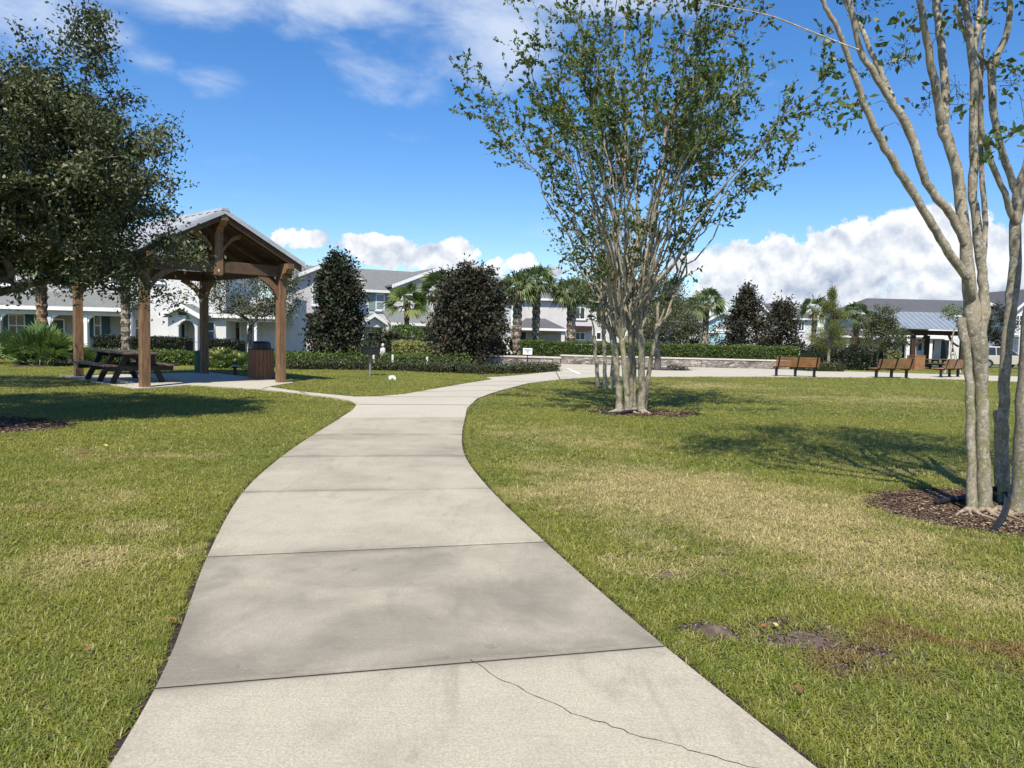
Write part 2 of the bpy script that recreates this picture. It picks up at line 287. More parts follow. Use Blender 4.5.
class MB:
    def __init__(s): s.v=[];s.f=[];s.m=[]
    def add(s,vs,fs,mi=0):
        b=len(s.v); s.v+= [tuple(v) for v in vs]; s.f+=[tuple(i+b for i in f) for f in fs]; s.m+=[mi]*len(fs); return s
    def box(s,F,u0,u1,v0,v1,z0,z1,mi=0):
        vs=[F.W(u,v,z) for z in (z0,z1) for v in (v0,v1) for u in (u0,u1)]
        return s.add(vs,[(0,2,3,1),(4,5,7,6),(0,1,5,4),(2,6,7,3),(0,4,6,2),(1,3,7,5)],mi)
    def prism(s,F,poly,v0,v1,mi=0):         # polygon in (u,z) extruded in v
        n=len(poly); vs=[F.W(u,v0,z) for u,z in poly]+[F.W(u,v1,z) for u,z in poly]
        return s.add(vs,[tuple(range(n)),tuple(range(2*n-1,n-1,-1))]+[(i,i+n,(i+1)%n+n,(i+1)%n) for i in range(n)],mi)
    def prismv(s,F,poly,u0,u1,mi=0):        # polygon in (v,z) extruded in u
        n=len(poly); vs=[F.W(u0,v,z) for v,z in poly]+[F.W(u1,v,z) for v,z in poly]
        return s.add(vs,[tuple(range(n-1,-1,-1)),tuple(range(n,2*n))]+[((i+1)%n,(i+1)%n+n,i+n,i) for i in range(n)],mi)
    def bar(s,p0,p1,w,h,up=(0,0,1),mi=0):   # square bar between two points
        a,b=Vector(p0),Vector(p1); d=(b-a).normalized(); u=Vector(up); 
        if abs(d.dot(u))>.98: u=Vector((0,1,0))
        x=d.cross(u).normalized(); y=x.cross(d).normalized(); vs=[]
        for q in (a,b):
            for sx,sy in ((-1,-1),(1,-1),(1,1),(-1,1)): vs.append(q+x*(w/2*sx)+y*(h/2*sy))
        return s.add(vs,[(3,2,1,0),(4,5,6,7),(0,1,5,4),(1,2,6,5),(2,3,7,6),(3,0,4,7)],mi)
    def tube(s,pts,rs,n=8,mi=0,cap=True):
        pts=[Vector(p) for p in pts]; rs=rs if hasattr(rs,'__len__') else [rs]*len(pts); b=len(s.v); ref=None
        for i,p in enumerate(pts):
            d=(pts[min(i+1,len(pts)-1)]-pts[max(i-1,0)]).normalized()
            if ref is None: ref=Vector((1,0,0)) if abs(d.x)<.8 else Vector((0,1,0))
            x=(ref-d*ref.dot(d)).normalized(); y=d.cross(x); ref=x
            for k in range(n):
                t=2*PI*k/n; s.v.append(tuple(p+x*(rs[i]*math.cos(t))+y*(rs[i]*math.sin(t))))
        for i in range(len(pts)-1):
            for k in range(n):
                a0=b+i*n+k; a1=b+i*n+(k+1)%n; s.f.append((a0,a1,a1+n,a0+n)); s.m.append(mi)
        if cap:
            s.f.append(tuple(b+k for k in range(n-1,-1,-1))); s.m.append(mi); e=b+(len(pts)-1)*n; s.f.append(tuple(e+k for k in range(n))); s.m.append(mi)
        return s
    def lathe(s,c,prof,n=20,mi=0,sx=1,sy=1,rot=0):
        b=len(s.v)
        for r,z in prof:
            for k in range(n):
                t=2*PI*k/n+rot; s.v.append((c[0]+r*math.cos(t)*sx,c[1]+r*math.sin(t)*sy,c[2]+z))
        for i in range(len(prof)-1):
            for k in range(n):
                a0=b+i*n+k;a1=b+i*n+(k+1)%n; s.f.append((a0,a1,a1+n,a0+n)); s.m.append(mi)
        s.f.append(tuple(b+k for k in range(n-1,-1,-1))); s.m.append(mi); e=b+(len(prof)-1)*n; s.f.append(tuple(e+k for k in range(n))); s.m.append(mi); return s
    def build(s,name,mats,parent=None,smooth=False,bevel=0,local=False):
        off=Vector((0,0,0)) if (parent is None or local) else wloc(parent)
        me=bpy.data.meshes.new(name); me.from_pydata([tuple(Vector(v)-off) for v in s.v],[],s.f)
        for m in (mats if isinstance(mats,(list,tuple)) else [mats]): me.materials.append(m)
        me.polygons.foreach_set('material_index',s.m); 
        if smooth: me.polygons.foreach_set('use_smooth',[True]*len(s.f))
        me.update(); o=bpy.data.objects.new(name,me); COL.objects.link(o); o.parent=parent
        if bevel:
            bv=o.modifiers.new('bevel','BEVEL'); bv.width=bevel; bv.segments=2; bv.limit_method='ANGLE'
        return o
def part_copy(root,loc,rz):
    c=root.copy(); COL.objects.link(c); c.location=loc; c.rotation_euler=(0,0,rz)
    for ch in list(root.children):
        d=ch.copy(); COL.objects.link(d); d.parent=c
        for g in ch.children: e=g.copy(); COL.objects.link(e); e.parent=d
    return c
# ---- foliage
def rdir(n,upb=0.):
    d=NR.normal(size=(n,3)); d/=np.linalg.norm(d,axis=1)[:,None]+1e-9; d[:,2]+=upb; d/=np.linalg.norm(d,axis=1)[:,None]+1e-9; return d
def leaves(name,C,size,mt,parent,aspect=.5,upn=.6,dirs=None,var=.35,core=None,tintoff=0.):
    C=np.asarray(C,dtype=float); n=len(C); d=dirs if dirs is not None else rdir(n,-.1); nn=rdir(n,upn)
    s=np.cross(d,nn); s/=np.linalg.norm(s,axis=1)[:,None]+1e-9; nn=np.cross(s,d)
    Ls=(size*(1+var*(NR.random(n)*2-1)))[:,None] if not hasattr(size,'__len__') else size[:,None]
    a=C; b=C+d*Ls*.5+s*Ls*aspect*.5+nn*Ls*.08; t=C+d*Ls; c=C+d*Ls*.5-s*Ls*aspect*.5+nn*Ls*.08
    V=np.stack([a,b,t,c],1).reshape(-1,3); Fq=np.arange(4*n).reshape(-1,4)
    ti=np.repeat(np.clip(NR.random(n)+tintoff,0,1),4); return fast(name,V,Fq,mt,parent,ti)
def blobpts(n,blobs_,shell=.0):
    vol=np.array([b[3]*b[4]*b[5]*(b[6] if len(b)>6 else 1) for b in blobs_]); k=NR.choice(len(blobs_),n,p=vol/vol.sum()); B=np.array([b[:6] for b in blobs_])[k]
    d=rdir(n); r=NR.random(n)**(1/3); r=shell+(1-shell)*r
    return B[:,:3]+d*r[:,None]*B[:,3:6]
def grow(trunk,attr,seed=1,tip=.006,pw=2.3,sag=0.,rmin=.0):
    """trunk: list of polylines. Connect every attractor to the nearest limb; pipe-model radii."""
    rr=np.random.default_rng(seed); P=[];par=[];strands=[]
    for pl in trunk:
        ids=[]
        for i,p in enumerate(pl):
            pid=ids[-1] if ids else (-1 if not P or True else 0); P.append(np.array(p,float)); par.append(pid); ids.append(len(P)-1)
        strands.append(ids)
    base=np.array(trunk[0][-1]); attr=np.asarray(attr); order=np.argsort(np.linalg.norm(attr-base,axis=1)); nchild={}
    arr=np.array(P)
    for k in order:
        A=attr[k]; v=A-arr; dist=np.linalg.norm(v,axis=1); cost=dist+1.1*np.maximum(0,-(v[:,2])+.15*dist)
        j=int(np.argmin(cost)); p0=arr[j]; dj=p0-arr[par[j]] if par[j]>=0 else np.array([0,0,1.]); dj=dj/(np.linalg.norm(dj)+1e-9); Ld=dist[j]
        m=max(2,int(Ld/.35)); ids=[j]; new=[]
        c1=p0+dj*Ld*.35
        for i in range(1,m+1):
            t=i/m; q=(1-t)**2*p0+2*t*(1-t)*c1+t*t*A+rr.normal(size=3)*Ld*.03*(1 if i<m else 0); new.append(q); par.append(ids[-1]); ids.append(len(par)-1)
        arr=np.vstack([arr,new]); strands.append(ids)
    n=len(arr); acc=np.zeros(n); 
    hasch=np.zeros(n,bool)
    for p in par:
        if p>=0: hasch[p]=True
    acc[~hasch]=tip**pw
    for i in range(n-1,-1,-1):
        if par[i]>=0: acc[par[i]]+=acc[i]
    r=acc**(1/pw); return [( [arr[i] for i in ids],[ (r[i] if (k>0 or s<len(trunk)) else min(r[i],r[ids[1]]*1.15)) for k,i in enumerate(ids)]) for s,ids in enumerate(strands)]
def limbs(name,strands,mt,parent,nbig=10,nsm=5,rmin=0.):
    mb=MB()
    for pts,rs in strands:
        if max(rs)<rmin: continue
        mb.tube(pts,list(rs),nbig if rs[0]>.03 else (nsm if rs[0]>.012 else 3),cap=False)
    return mb.build(name,mt,parent,smooth=True)

# ================================================================== GROUND
def inpoly(P,poly):
    P=np.asarray(P); x,y=P[:,0],P[:,1]; r=np.zeros(len(P),bool); n=len(poly); j=n-1
    for i in range(n):
        xi,yi=poly[i];xj,yj=poly[j]
        if yi!=yj: r^=((yi>y)!=(yj>y))&(x<(xj-xi)*(y-yi)/(yj-yi)+xi)
        j=i
    return r
def distpoly(P,poly,closed=True):
    P=np.asarray(P)[:,:2]; A=np.array(poly)[:,:2]; B=np.roll(A,-1,0)
    if not closed: A,B=A[:-1],B[:-1]
    out=np.full(len(P),1e9)
    for a,b in zip(A,B):
        ab=b-a; t=np.clip(((P-a)@ab)/(ab@ab+1e-12),0,1); out=np.minimum(out,np.linalg.norm(P-(a+t[:,None]*ab),axis=1))
    return out
def sheet(name,poly,zoff,mt,step=.8,kind='structure',mats=None):
    P=np.array(poly)[:,:2]; lo,hi=P.min(0),P.max(0)
    gx,gy=np.meshgrid(np.arange(lo[0],hi[0],step),np.arange(lo[1],hi[1],step)); Q=np.stack([gx.ravel(),gy.ravel()],1)
    Q=Q[inpoly(Q,P)]; Q=Q[distpoly(Q,P)>step*.3] if len(Q) else Q
    n=len(P); res=delaunay_2d_cdt([Vector(p) for p in P]+[Vector(q) for q in Q],[],[list(range(n))],1,1e-5)
    mb=MB(); mb.add([(v.x,v.y,G(v.x,v.y)+zoff) for v in res[0]],[tuple(f) for f in res[2]])
    # small skirt so the sheet has a real edge
    b=len(mb.v); 
    for p in P: mb.v.append((p[0],p[1],G(*p)+zoff)); mb.v.append((p[0],p[1],G(*p)-.06))
    for i in range(n):
        j=(i+1)%n; mb.f.append((b+2*i,b+2*i+1,b+2*j+1,b+2*j)); mb.m.append(0)
    o=mb.build(name,mt); o['kind']=kind; return o
def spl(pts,k=6):
    out=[]; n=len(pts)
    for i in range(n-1):
        p0,p1,p2,p3=[np.array(pts[max(0,min(n-1,j))],float) for j in (i-1,i,i+1,i+2)]
        for t in np.linspace(0,1,k,endpoint=False): out.append(tuple(.5*((2*p1)+(-p0+p2)*t+(2*p0-5*p1+4*p2-p3)*t*t+(-p0+3*p1-3*p2+p3)*t**3)))
    out.append(tuple(pts[-1])); return out
# path joints measured on the two edges
ZP=.03
JL=[(155,687),(207,556),(243,491.5),(281,456.5),(313,434.5),(340,418)]
JR=[(665,645),(545,541),(489,487.5),(465,455.5),(462,434),(465,417)]
jl=[gp(*p,ZP) for p in JL]; jr=[gp(*p,ZP) for p in JR]
b0l,b0r=gp(103,768,ZP),gp(822,768,ZP)
def ext(a,b,t): return (a[0]+(b[0]-a[0])*t,a[1]+(b[1]-a[1])*t)
dl=(b0l[0]-jl[0][0],b0l[1]-jl[0][1]); kl=1.85/math.hypot(*dl); dr=(b0r[0]-jr[0][0],b0r[1]-jr[0][1]); kr=1.85/math.hypot(*dr)
pre=[]
for k in (3,2,1):
    pre.append(((jl[0][0]+dl[0]*kl*k+.05*(k-1)**2,jl[0][1]+dl[1]*kl*k),(jr[0][0]+dr[0]*kr*k+.05*(k-1)**2,jr[0][1]+dr[1]*kr*k)))
LJ=[p[0] for p in pre]+jl; RJ=[p[1] for p in pre]+jr; KS=8
LC=spl(LJ,KS); RC=spl(RJ,KS)
PATH=LC+RC[::-1]
mb=MB(); tints=[]; tv=[.0,.05,.02,.74,.10,.22,.40,.15]
for i in range(len(LJ)-1):
    fr_=[0,.012,.035,.075]+[k/8 for k in range(1,8)]+[.925,.965,.988,1]; g=.006/1.85; rows=[]; nL=len(fr_)
    def onc(Cv,t):
        t=t*KS+i*KS; k=min(int(t),(i+1)*KS-1); return np.array(Cv[k])+(np.array(Cv[k+1])-np.array(Cv[k]))*(t-k)
    for q,t in enumerate(fr_):
        t=g+(1-2*g)*t; rows.append((onc(LC,t),onc(RC,t)))
    b=len(mb.v); W=12; e=.006
    for q,(l,r) in enumerate(rows):
        for c in range(W+1):
            t=c/W; p=l+(r-l)*t; drop=e if (q in (0,nL-1) or c in (0,W)) else 0
            if c==0: p=l
            mb.v.append((p[0],p[1],ZP-drop)); tints.append(tv[i%len(tv)]+{0:.9,nL-1:.9,1:.5,nL-2:.45,2:.15,nL-3:.15}.get(q,0)+(.10 if c in (0,W) else 0))
    for q in range(nL-1):
        for c in range(W): a=b+q*(W+1)+c; mb.f.append((a,a+1,a+W+2,a+W+1)); mb.m.append(0)
    ring=[b+c for c in range(W+1)]+[b+q*(W+1)+W for q in range(1,nL)]+[b+(nL-1)*(W+1)+c for c in range(W-1,-1,-1)]+[b+q*(W+1) for q in range(nL-2,0,-1)]
    b2=len(mb.v)
    for k in ring: v=mb.v[k]; mb.v.append((v[0],v[1],-.08)); tints.append(.6)
    for k in range(len(ring)): k2=(k+1)%len(ring); mb.f.append((ring[k2],ring[k],b2+k,b2+k2)); mb.m.append(1)
o=mb.build('walkway_slabs',[m_path,m_groove]); a=o.data.attributes.new('tint','FLOAT','POINT'); a.data.foreach_set('value',tints); o['kind']='structure'
# paved junction, plaza and pavilion pad beyond
near_r=[gp(*p,ZP) for p in ((465,417),(467,408),(477,398.5),(490,393.5),(503,389.6),(528.5,383),(560,379.2),(600,376.6),(760,376.4),(900,377.6))]
xr=near_r[-1]
far=[(xr[0]+9,xr[1]-1.5),(xr[0]+12,xr[1]+3.5),(xr[0]+4,xr[1]+5),(15.6,37.6),(14.8,38.9),(2.2,38.9),(2.1,34.4),(1.2,33.6)]
isl_top=[gp(*p,ZP) for p in ((548,372),(520,375),(500,376.6),(486,377.2))]
isl=[gp(*p,ZP) for p in ((493,379.2),(472.6,382.2),(442,387.4),(406.6,393.6),(378,396.4),(355,396.6),(338,395),(300,391.4),(268,386.6))]
GZ=Fr(-8.466,17.68,.82); GA,GB=3.47,4.4
padc=[GZ.W(u,v,0)[:2] for u,v in ((GA+.35,-.1),(GA+.35,GB+.35),(-.35,GB+.35),(-.35,-.35))]
near_l=[gp(*p,ZP) for p in ((190,384.8),(260,389),(300,393.2),(335,397.6),(350,400.5),(357,404.5),(352,410.5),(340,418))]
PLAZA=near_r+far+isl_top+isl+padc+near_l
o=sheet('plaza_paving',PLAZA,ZP,m_plaza,1.0)
# joints across the far part of the walk, thin dark lines
mb=MB()
def strip(mb,a,b,w,z):
    a=Vector((*a,z+G(*a)));b=Vector((*b,z+G(*b))); d=(b-a).normalized(); n=Vector((-d.y,d.x,0))*w/2; mb.add([a-n,b-n,b+n,a+n],[(0,1,2,3)])
for p,q in (((358,404.5),(470,405)),((380,396.8),(483,397)),((418,391.5),(503,390.5)),((450,386.2),(525,384.5)),((474,382.4),(548,381)),((300,391.8),(306,393.6)),((268,387.2),(262,389)),
            ((560,379.3),(556,372)),((620,376.8),(640,367)),((700,376.6),(712,367)),((765,376.6),(790,367)),((850,377.4),(865,369)),((560,373.5),(800,371))):
    strip(mb,gp(*p,ZP),gp(*q,ZP),.032,ZP+.004)
mb.build('paving_joints',m_groove)['kind']='structure'
# dark soil gutter along path
m_g=m_bulb
def offset(poly,d):
    out=[]; n=len(poly)
    for i in range(n):
        a,b,c=[np.array(poly[(i+k)%n]) for k in (-1,0,1)]; t=(c-a)/(np.linalg.norm(c-a)+1e-9); out.append(tuple(b+np.array([-t[1],t[0]])*d))
    return out
area=sum(PATH[i][0]*PATH[(i+1)%len(PATH)][1]-PATH[(i+1)%len(PATH)][0]*PATH[i][1] for i in range(len(PATH)))
GUT=offset(PATH,.055 if area<0 else -.055); sheet('soil_edging',GUT,.004,m_bulb,1.)
# crack
ck=[gp(*p,ZP) for p in ((470,659.5),(484,668),(496.7,678),(510,683),(524.6,691),(545,700),(563.3,708),(572,714),(589,719),(606,723),(623.5,729.7),(640,737),(658,740.5),(683.6,747),(700,753),(718,757.7),(740,764),(760,769),(775,780))]
mb=MB()
for i in range(len(ck)-1):
    a,b=np.array(ck[i]),np.array(ck[i+1]); m1=(a+b)/2+NR.normal(size=2)*.006
    strip(mb,tuple(a),tuple(m1),.0022+.0025*R.random(),ZP+.0015); strip(mb,tuple(m1),tuple(b),.0022+.0025*R.random(),ZP+.0025)
mb.build('pavement_crack',m_groove)['kind']='structure'

# ---- lawn colouring, shared by ground sheet and blades (world position)
dirt_spots=[]
def dspot(px,py,rx,ry):
    x,y=gp(px,py); dirt_spots.append((x,y,rx,ry))
dspot(810,642,.34,.22); dspot(712,631,.17,.11); dspot(880,655,.22,.12); dspot(670,576,.10,.08); dspot(770,622,.2,.1); dspot(845,670,.16,.1)
tan_spots=[(*gp(700,500),1.5,1.3,1.),(*gp(620,480),.9,1.2,.7),(*gp(800,540),1.3,.8,.7),(*gp(900,570),.9,.6,.6),(*gp(660,560),.5,.5,.6),(*gp(1000,600),.6,.5,.6),
  (*gp(880,400),3.5,2.2,.5),(*gp(560,440),1.5,2.,.45),(*gp(150,455),.9,.45,.7),(*gp(70,560),.6,.7,.55),(*gp(40,500),.8,.8,.4),(*gp(680,385),4,2,.55),(*gp(950,470),1.5,.8,.4)]
red_spots=[(*gp(128,453),.5,.25,.8),(*gp(200,452),.4,.2,.5),(*gp(930,640),.5,.25,.8),(*gp(30,520),.5,.5,.6),(*gp(150,590),.3,.25,.45),(*gp(990,665),.4,.3,.6),(*gp(860,600),.5,.2,.5),(*gp(700,450),1.2,.4,.35)]
def lawncol(nt,tint):
    g=nd(nt,'ShaderNodeNewGeometry'); P=g.outputs['Position']; s=nd(nt,'ShaderNodeSeparateXYZ'); nt.links.new(P,s.inputs[0])
    nA=noise(nt,P,.55,4,.6); nB=noise(nt,P,2.6,5,.65); nC=noise(nt,P,9,3,.6)
    wpn=noise(nt,P,.9,3,.5,out=1); wsp=nd(nt,'ShaderNodeSeparateColor'); nt.links.new(wpn,wsp.inputs[0]); WX=mth(nt,'ADD',s.outputs[0],mth(nt,'MULTIPLY',mth(nt,'SUBTRACT',wsp.outputs[0],.5),2.6)); WY=mth(nt,'ADD',s.outputs[1],mth(nt,'MULTIPLY',mth(nt,'SUBTRACT',wsp.outputs[1],.5),2.6))
    def field(sp):
        tot=None
        for (x,y,rx,ry,wt) in sp:
            u=mth(nt,'MULTIPLY',mth(nt,'SUBTRACT',WX,x),1/rx); v=mth(nt,'MULTIPLY',mth(nt,'SUBTRACT',WY,y),1/ry)
            q=mth(nt,'MULTIPLY',mth(nt,'SUBTRACT',1,mth(nt,'MULTIPLY',mth(nt,'ADD',mth(nt,'MULTIPLY',u,u),mth(nt,'MULTIPLY',v,v)),.5),clamp=True),wt); tot=q if tot is None else mth(nt,'MAXIMUM',tot,q)
        return tot
    tan=field(tan_spots); red=field(red_spots)
    t1=mapr(nt,mth(nt,'ADD',mth(nt,'MULTIPLY',tan,.95),mth(nt,'ADD',mth(nt,'MULTIPLY',mth(nt,'SUBTRACT',nB,.5),1.3),mth(nt,'MULTIPLY',mth(nt,'SUBTRACT',nA,.5),.9))),.15,.85)
    r1=mapr(nt,mth(nt,'ADD',red,mth(nt,'MULTIPLY',mth(nt,'SUBTRACT',nB,.5),1.2)),.35,.9)
    green=mixc(nt,mapr(nt,nA,.35,.65),(.22,.285,.036),(.35,.365,.055)); green=mixc(nt,mapr(nt,nC,.35,.7,0,.6),green,(.47,.45,.095))
    col=mixc(nt,mth(nt,'MULTIPLY',t1,mth(nt,'ADD',.45,mth(nt,'MULTIPLY',tint,.55))),green,(.85,.68,.36)); col=mixc(nt,mth(nt,'MULTIPLY',r1,.8),col,(.34,.19,.08))
    col=mixc(nt,mapr(nt,tint,.0,1.,.0,.55,False),mixc(nt,.3,col,(.08,.11,.022)),col)
    col=mixc(nt,mapr(nt,tint,.80,.95,0,.5),col,(.60,.52,.30))
    brn=mth(nt,'MULTIPLY',mapr(nt,tint,.66,.69),mapr(nt,tint,.77,.80,1,0)); col=mixc(nt,mth(nt,'MULTIPLY',brn,.42),col,(.26,.14,.06))
    return col,P
m,nt,p=newmat('lawn_base'); v=nd(nt,'ShaderNodeValue'); 
g_=nd(nt,'ShaderNodeNewGeometry'); tn=noise(nt,g_.outputs['Position'],60,3,.8); col,P=lawncol(nt,mapr(nt,tn,.25,.75)); col=mixc(nt,.75,col,(.065,.055,.03))
tot=None; s=nd(nt,'ShaderNodeSeparateXYZ'); nt.links.new(P,s.inputs[0])
for (x,y,rx,ry) in dirt_spots:
    u=mth(nt,'MULTIPLY',mth(nt,'SUBTRACT',s.outputs[0],x),1/rx); v=mth(nt,'MULTIPLY',mth(nt,'SUBTRACT',s.outputs[1],y),1/ry); q=mth(nt,'SUBTRACT',1.3,mth(nt,'ADD',mth(nt,'MULTIPLY',u,u),mth(nt,'MULTIPLY',v,v)),clamp=False); tot=q if tot is None else mth(nt,'MAXIMUM',tot,q)
dm=mapr(nt,mth(nt,'ADD',tot,mth(nt,'MULTIPLY',mth(nt,'SUBTRACT',noise(nt,P,7,4,.6),.5),1.2)),-.6,-.1)
col=mixc(nt,dm,col,mixc(nt,mapr(nt,noise(nt,P,18,6,.7),.35,.65),(.15,.105,.082),(.065,.045,.036)))
nt.links.new(col,p.inputs['Base Color']); p.inputs['Roughness'].default_value=.95; b=nd(nt,'ShaderNodeBump'); b.inputs['Strength'].default_value=1; b.inputs['Distance'].default_value=.02; nt.links.new(noise(nt,P,45,5,.7),b.inputs['Height']); nt.links.new(b.outputs[0],p.inputs['Normal'])
m_lawn=m
m,nt,p=newmat('grass_blade'); a=nd(nt,'ShaderNodeAttribute',attribute_name='tint'); col,P=lawncol(nt,a.outputs['Fac']); nt.links.new(col,p.inputs['Base Color']); p.inputs['Roughness'].default_value=.5; p.inputs['Specular IOR Level'].default_value=.3
tr=nd(nt,'ShaderNodeBsdfTranslucent'); nt.links.new(col,tr.inputs[0]); mx=nd(nt,'ShaderNodeMixShader'); mx.inputs[0].default_value=.4; nt.links.new(p.outputs[0],mx.inputs[1]); nt.links.new(tr.outputs[0],mx.inputs[2]); nt.links.new(mx.outputs[0],nt.nodes['Material Output'].inputs[0]); m_blade=m
# terrain sheet to the horizon
def axis(lim,fine,rng):
    a=[0.]; st=fine
    while a[-1]<lim:
        st=fine if a[-1]<rng else st*1.25; a.append(a[-1]+st)
    return a
ax=axis(900,1.5,70); X=sorted(set([-x for x in ax]+ax)); Y=[-y for y in axis(60,4,10)[::-1]][:-1]+axis(1200,1.5,75)
V=[(x,y,G(x,y)-.002) for y in Y for x in X]; nx=len(X); Fq=[(j*nx+i,j*nx+i+1,(j+1)*nx+i+1,(j+1)*nx+i) for j in range(len(Y)-1) for i in range(nx-1)]
fast('lawn_ground',V,Fq,m_lawn)['kind']='structure'

# beds
def ellipse(cx,cy,rx,ry,n=28,jit=.06,rot=0):
    out=[]
    for k in range(n):
        t=2*PI*k/n; q=1+R.uniform(-jit,jit); u,v=rx*q*math.cos(t),ry*q*math.sin(t); out.append((cx+u*math.cos(rot)-v*math.sin(rot),cy+u*math.sin(rot)+v*math.cos(rot)))
    return out
RT=(4.45,7.0); CT=gp(629,413); ST=gp(604,388); OT=(-7.75,10.6); PT=gp(657,370)
bedR=ellipse(4.75,6.8,1.50,1.0,36,.05); bedC=ellipse(CT[0]+.25,CT[1],1.05,.7,30,.08); bedO=ellipse(OT[0]+.1,OT[1]+.1,1.45,1.0,28,.06); bedS=ellipse(ST[0],ST[1],.55,.4,20,.1)
sheet('mulch_bed_soil',bedR,.005,m_mulchb,.5); sheet('mulch_bed_soil',bedC,.005,m_mulchb,.5); sheet('mulch_bed_soil',bedO,.005,m_mulchb,.5); sheet('mulch_bed_soil',bedS,.005,m_mulchb,.4)
BACKBED=[gp(*p) for p in ((0,368),(60,367),(200,366.2),(300,369.8),(400,371.5),(480,375.2),(545,372.6),(560,371))]; 
BACKBED=BACKBED+[(2.0,34.2),(-2,34.5),(-8,36),(-22,38)]
sheet('planting_bed',BACKBED,.006,m_mulchb,1.2)
def chips(name,poly,n,size,label):
    P=np.array(poly); lo,hi=P.min(0)-.08,P.max(0)+.08; Q=NR.random((n*2,2))*(hi-lo)+lo; Q=Q[inpoly(Q,poly)|((distpoly(Q,poly)<.06)&(NR.random(len(Q))<.4))][:n]
    C=np.c_[Q,[G(*q)+.008 for q in Q]]; C[:,2]+=NR.random(len(C))*.012; d=rdir(len(C)); d[:,2]*=.25
    o=leaves(name,C,size,m_mulch,None,.28,3.,d,.6); tag(o,label,'mulch',kind='stuff')
chips('mulch',bedR,11000,.045,'brown bark mulch spread round the big foreground crape myrtle'); chips('mulch',bedC,2500,.07,'bark mulch round the middle crape myrtle'); chips('mulch',bedO,2000,.08,'dark shaded mulch under the large oak on the left'); chips('mulch',bedS,700,.08,'mulch at the foot of the small crape myrtle behind')
# dirt mounds (fire ant style)
def mound(x,y,rx,ry,h,label):
    mb=MB(); n=22; rows=9
    for i in range(rows+1):
        t=i/rows
        for k in range(n):
            a=2*PI*k/n; q=1+.16*math.sin(3*a+x*9)+.1*math.sin(7*a)+R.uniform(-.09,.09); mb.v.append((x+rx*t*q*math.cos(a),y+ry*t*q*math.sin(a),h*(math.cos(t*PI)+1)/2+R.uniform(-.006,.009)*(1-t*.6)+.004-.03*(t>=1)))
    for i in range(rows):
        for k in range(n): a=i*n+k;b=i*n+(k+1)%n; mb.f.append((a,b,b+n,a+n)); mb.m.append(0)
    o=mb.build('dirt_mound',m_soil,smooth=True); return tag(o,label,'dirt mound')
x,y=gp(712,633); mound(x,y,.12,.085,.035,'small round mound of loose grey dirt at the edge of the walk')
x,y=gp(812,640); mound(x,y,.20,.12,.010,'wide flat patch of bare dirt with a red leaf on it')
x,y=gp(668,577); mound(x,y,.07,.06,.022,'tiny dirt heap in dry grass, farther along than the round mound')

cr=[]
for (x,y,rx,ry) in dirt_spots:
    n=int(5200*rx*ry/.02)//12; q=NR.normal(size=(n,2))*np.array([rx*.55,ry*.55])+np.array([x,y]); cr.append(np.c_[q,NR.random(n)*.006+.003])
cr=np.vstack(cr); m_cr=leafmat('soil_crumb',(.06,.042,.034),(.20,.15,.12),(.30,.24,.18),trans=0,rough=.95,tf=.06)
tag(leaves('soil_crumbs',cr,.013,m_cr,None,.8,1.,None,.6),'loose soil crumbs scattered over the bare patches in the near lawn','soil',kind='stuff')
# ---- grass blades
def clump(k,n,rad_,h,wd):
    rr=np.random.default_rng(100+k); V=[];Fq=[];T=[]
    for i in range(n):
        a=rr.random()*2*PI; r=rad_*math.sqrt(rr.random()); x,y=r*math.cos(a),r*math.sin(a); az=rr.random()*2*PI; ln=rr.uniform(.35,2.1); hh=h*rr.uniform(.45,1.25); w=wd*rr.uniform(.6,1.3)
        dx,dy=math.cos(az),math.sin(az); sx,sy=-dy*w/2,dx*w/2; t=rr.random(); b=len(V)
        for q,(f,z) in enumerate(((0,0),(.25,.5),(.62,.86),(1,1.-.35*ln))):
            cx,cy,cz=x+dx*ln*hh*f,y+dy*ln*hh*f,hh*z*(1-.31*ln); ww=(1,1,.7,.0)[q]
            if q<3: V+=[(cx-sx*ww,cy-sy*ww,cz),(cx+sx*ww,cy+sy*ww,cz)]; T+=[t*.7,t] if False else [t,t]
            else: V.append((cx,cy,cz)); T.append(t)
        Fq+=[(b,b+1,b+3,b+2),(b+2,b+3,b+5,b+4),(b+4,b+5,b+6,b+6)]
    me=bpy.data.meshes.new('grass_clump'); me.from_pydata(V,[],[f if f[2]!=f[3] else f[:3] for f in Fq]); me.materials.append(m_blade); a=me.attributes.new('tint','FLOAT','POINT'); a.data.foreach_set('value',T); me.update()
    return bpy.data.objects.new('grass_clump',me)
gcol=bpy.data.collections.new('grass_clumps')
for k in range(5): gcol.objects.link(clump(k,64,.085,.043,.0046))
for k in range(2): gcol.objects.link(clump(10+k,20,.06,.075,.004))
for k in range(2): gcol.objects.link(clump(20+k,22,.05,.030,.008))
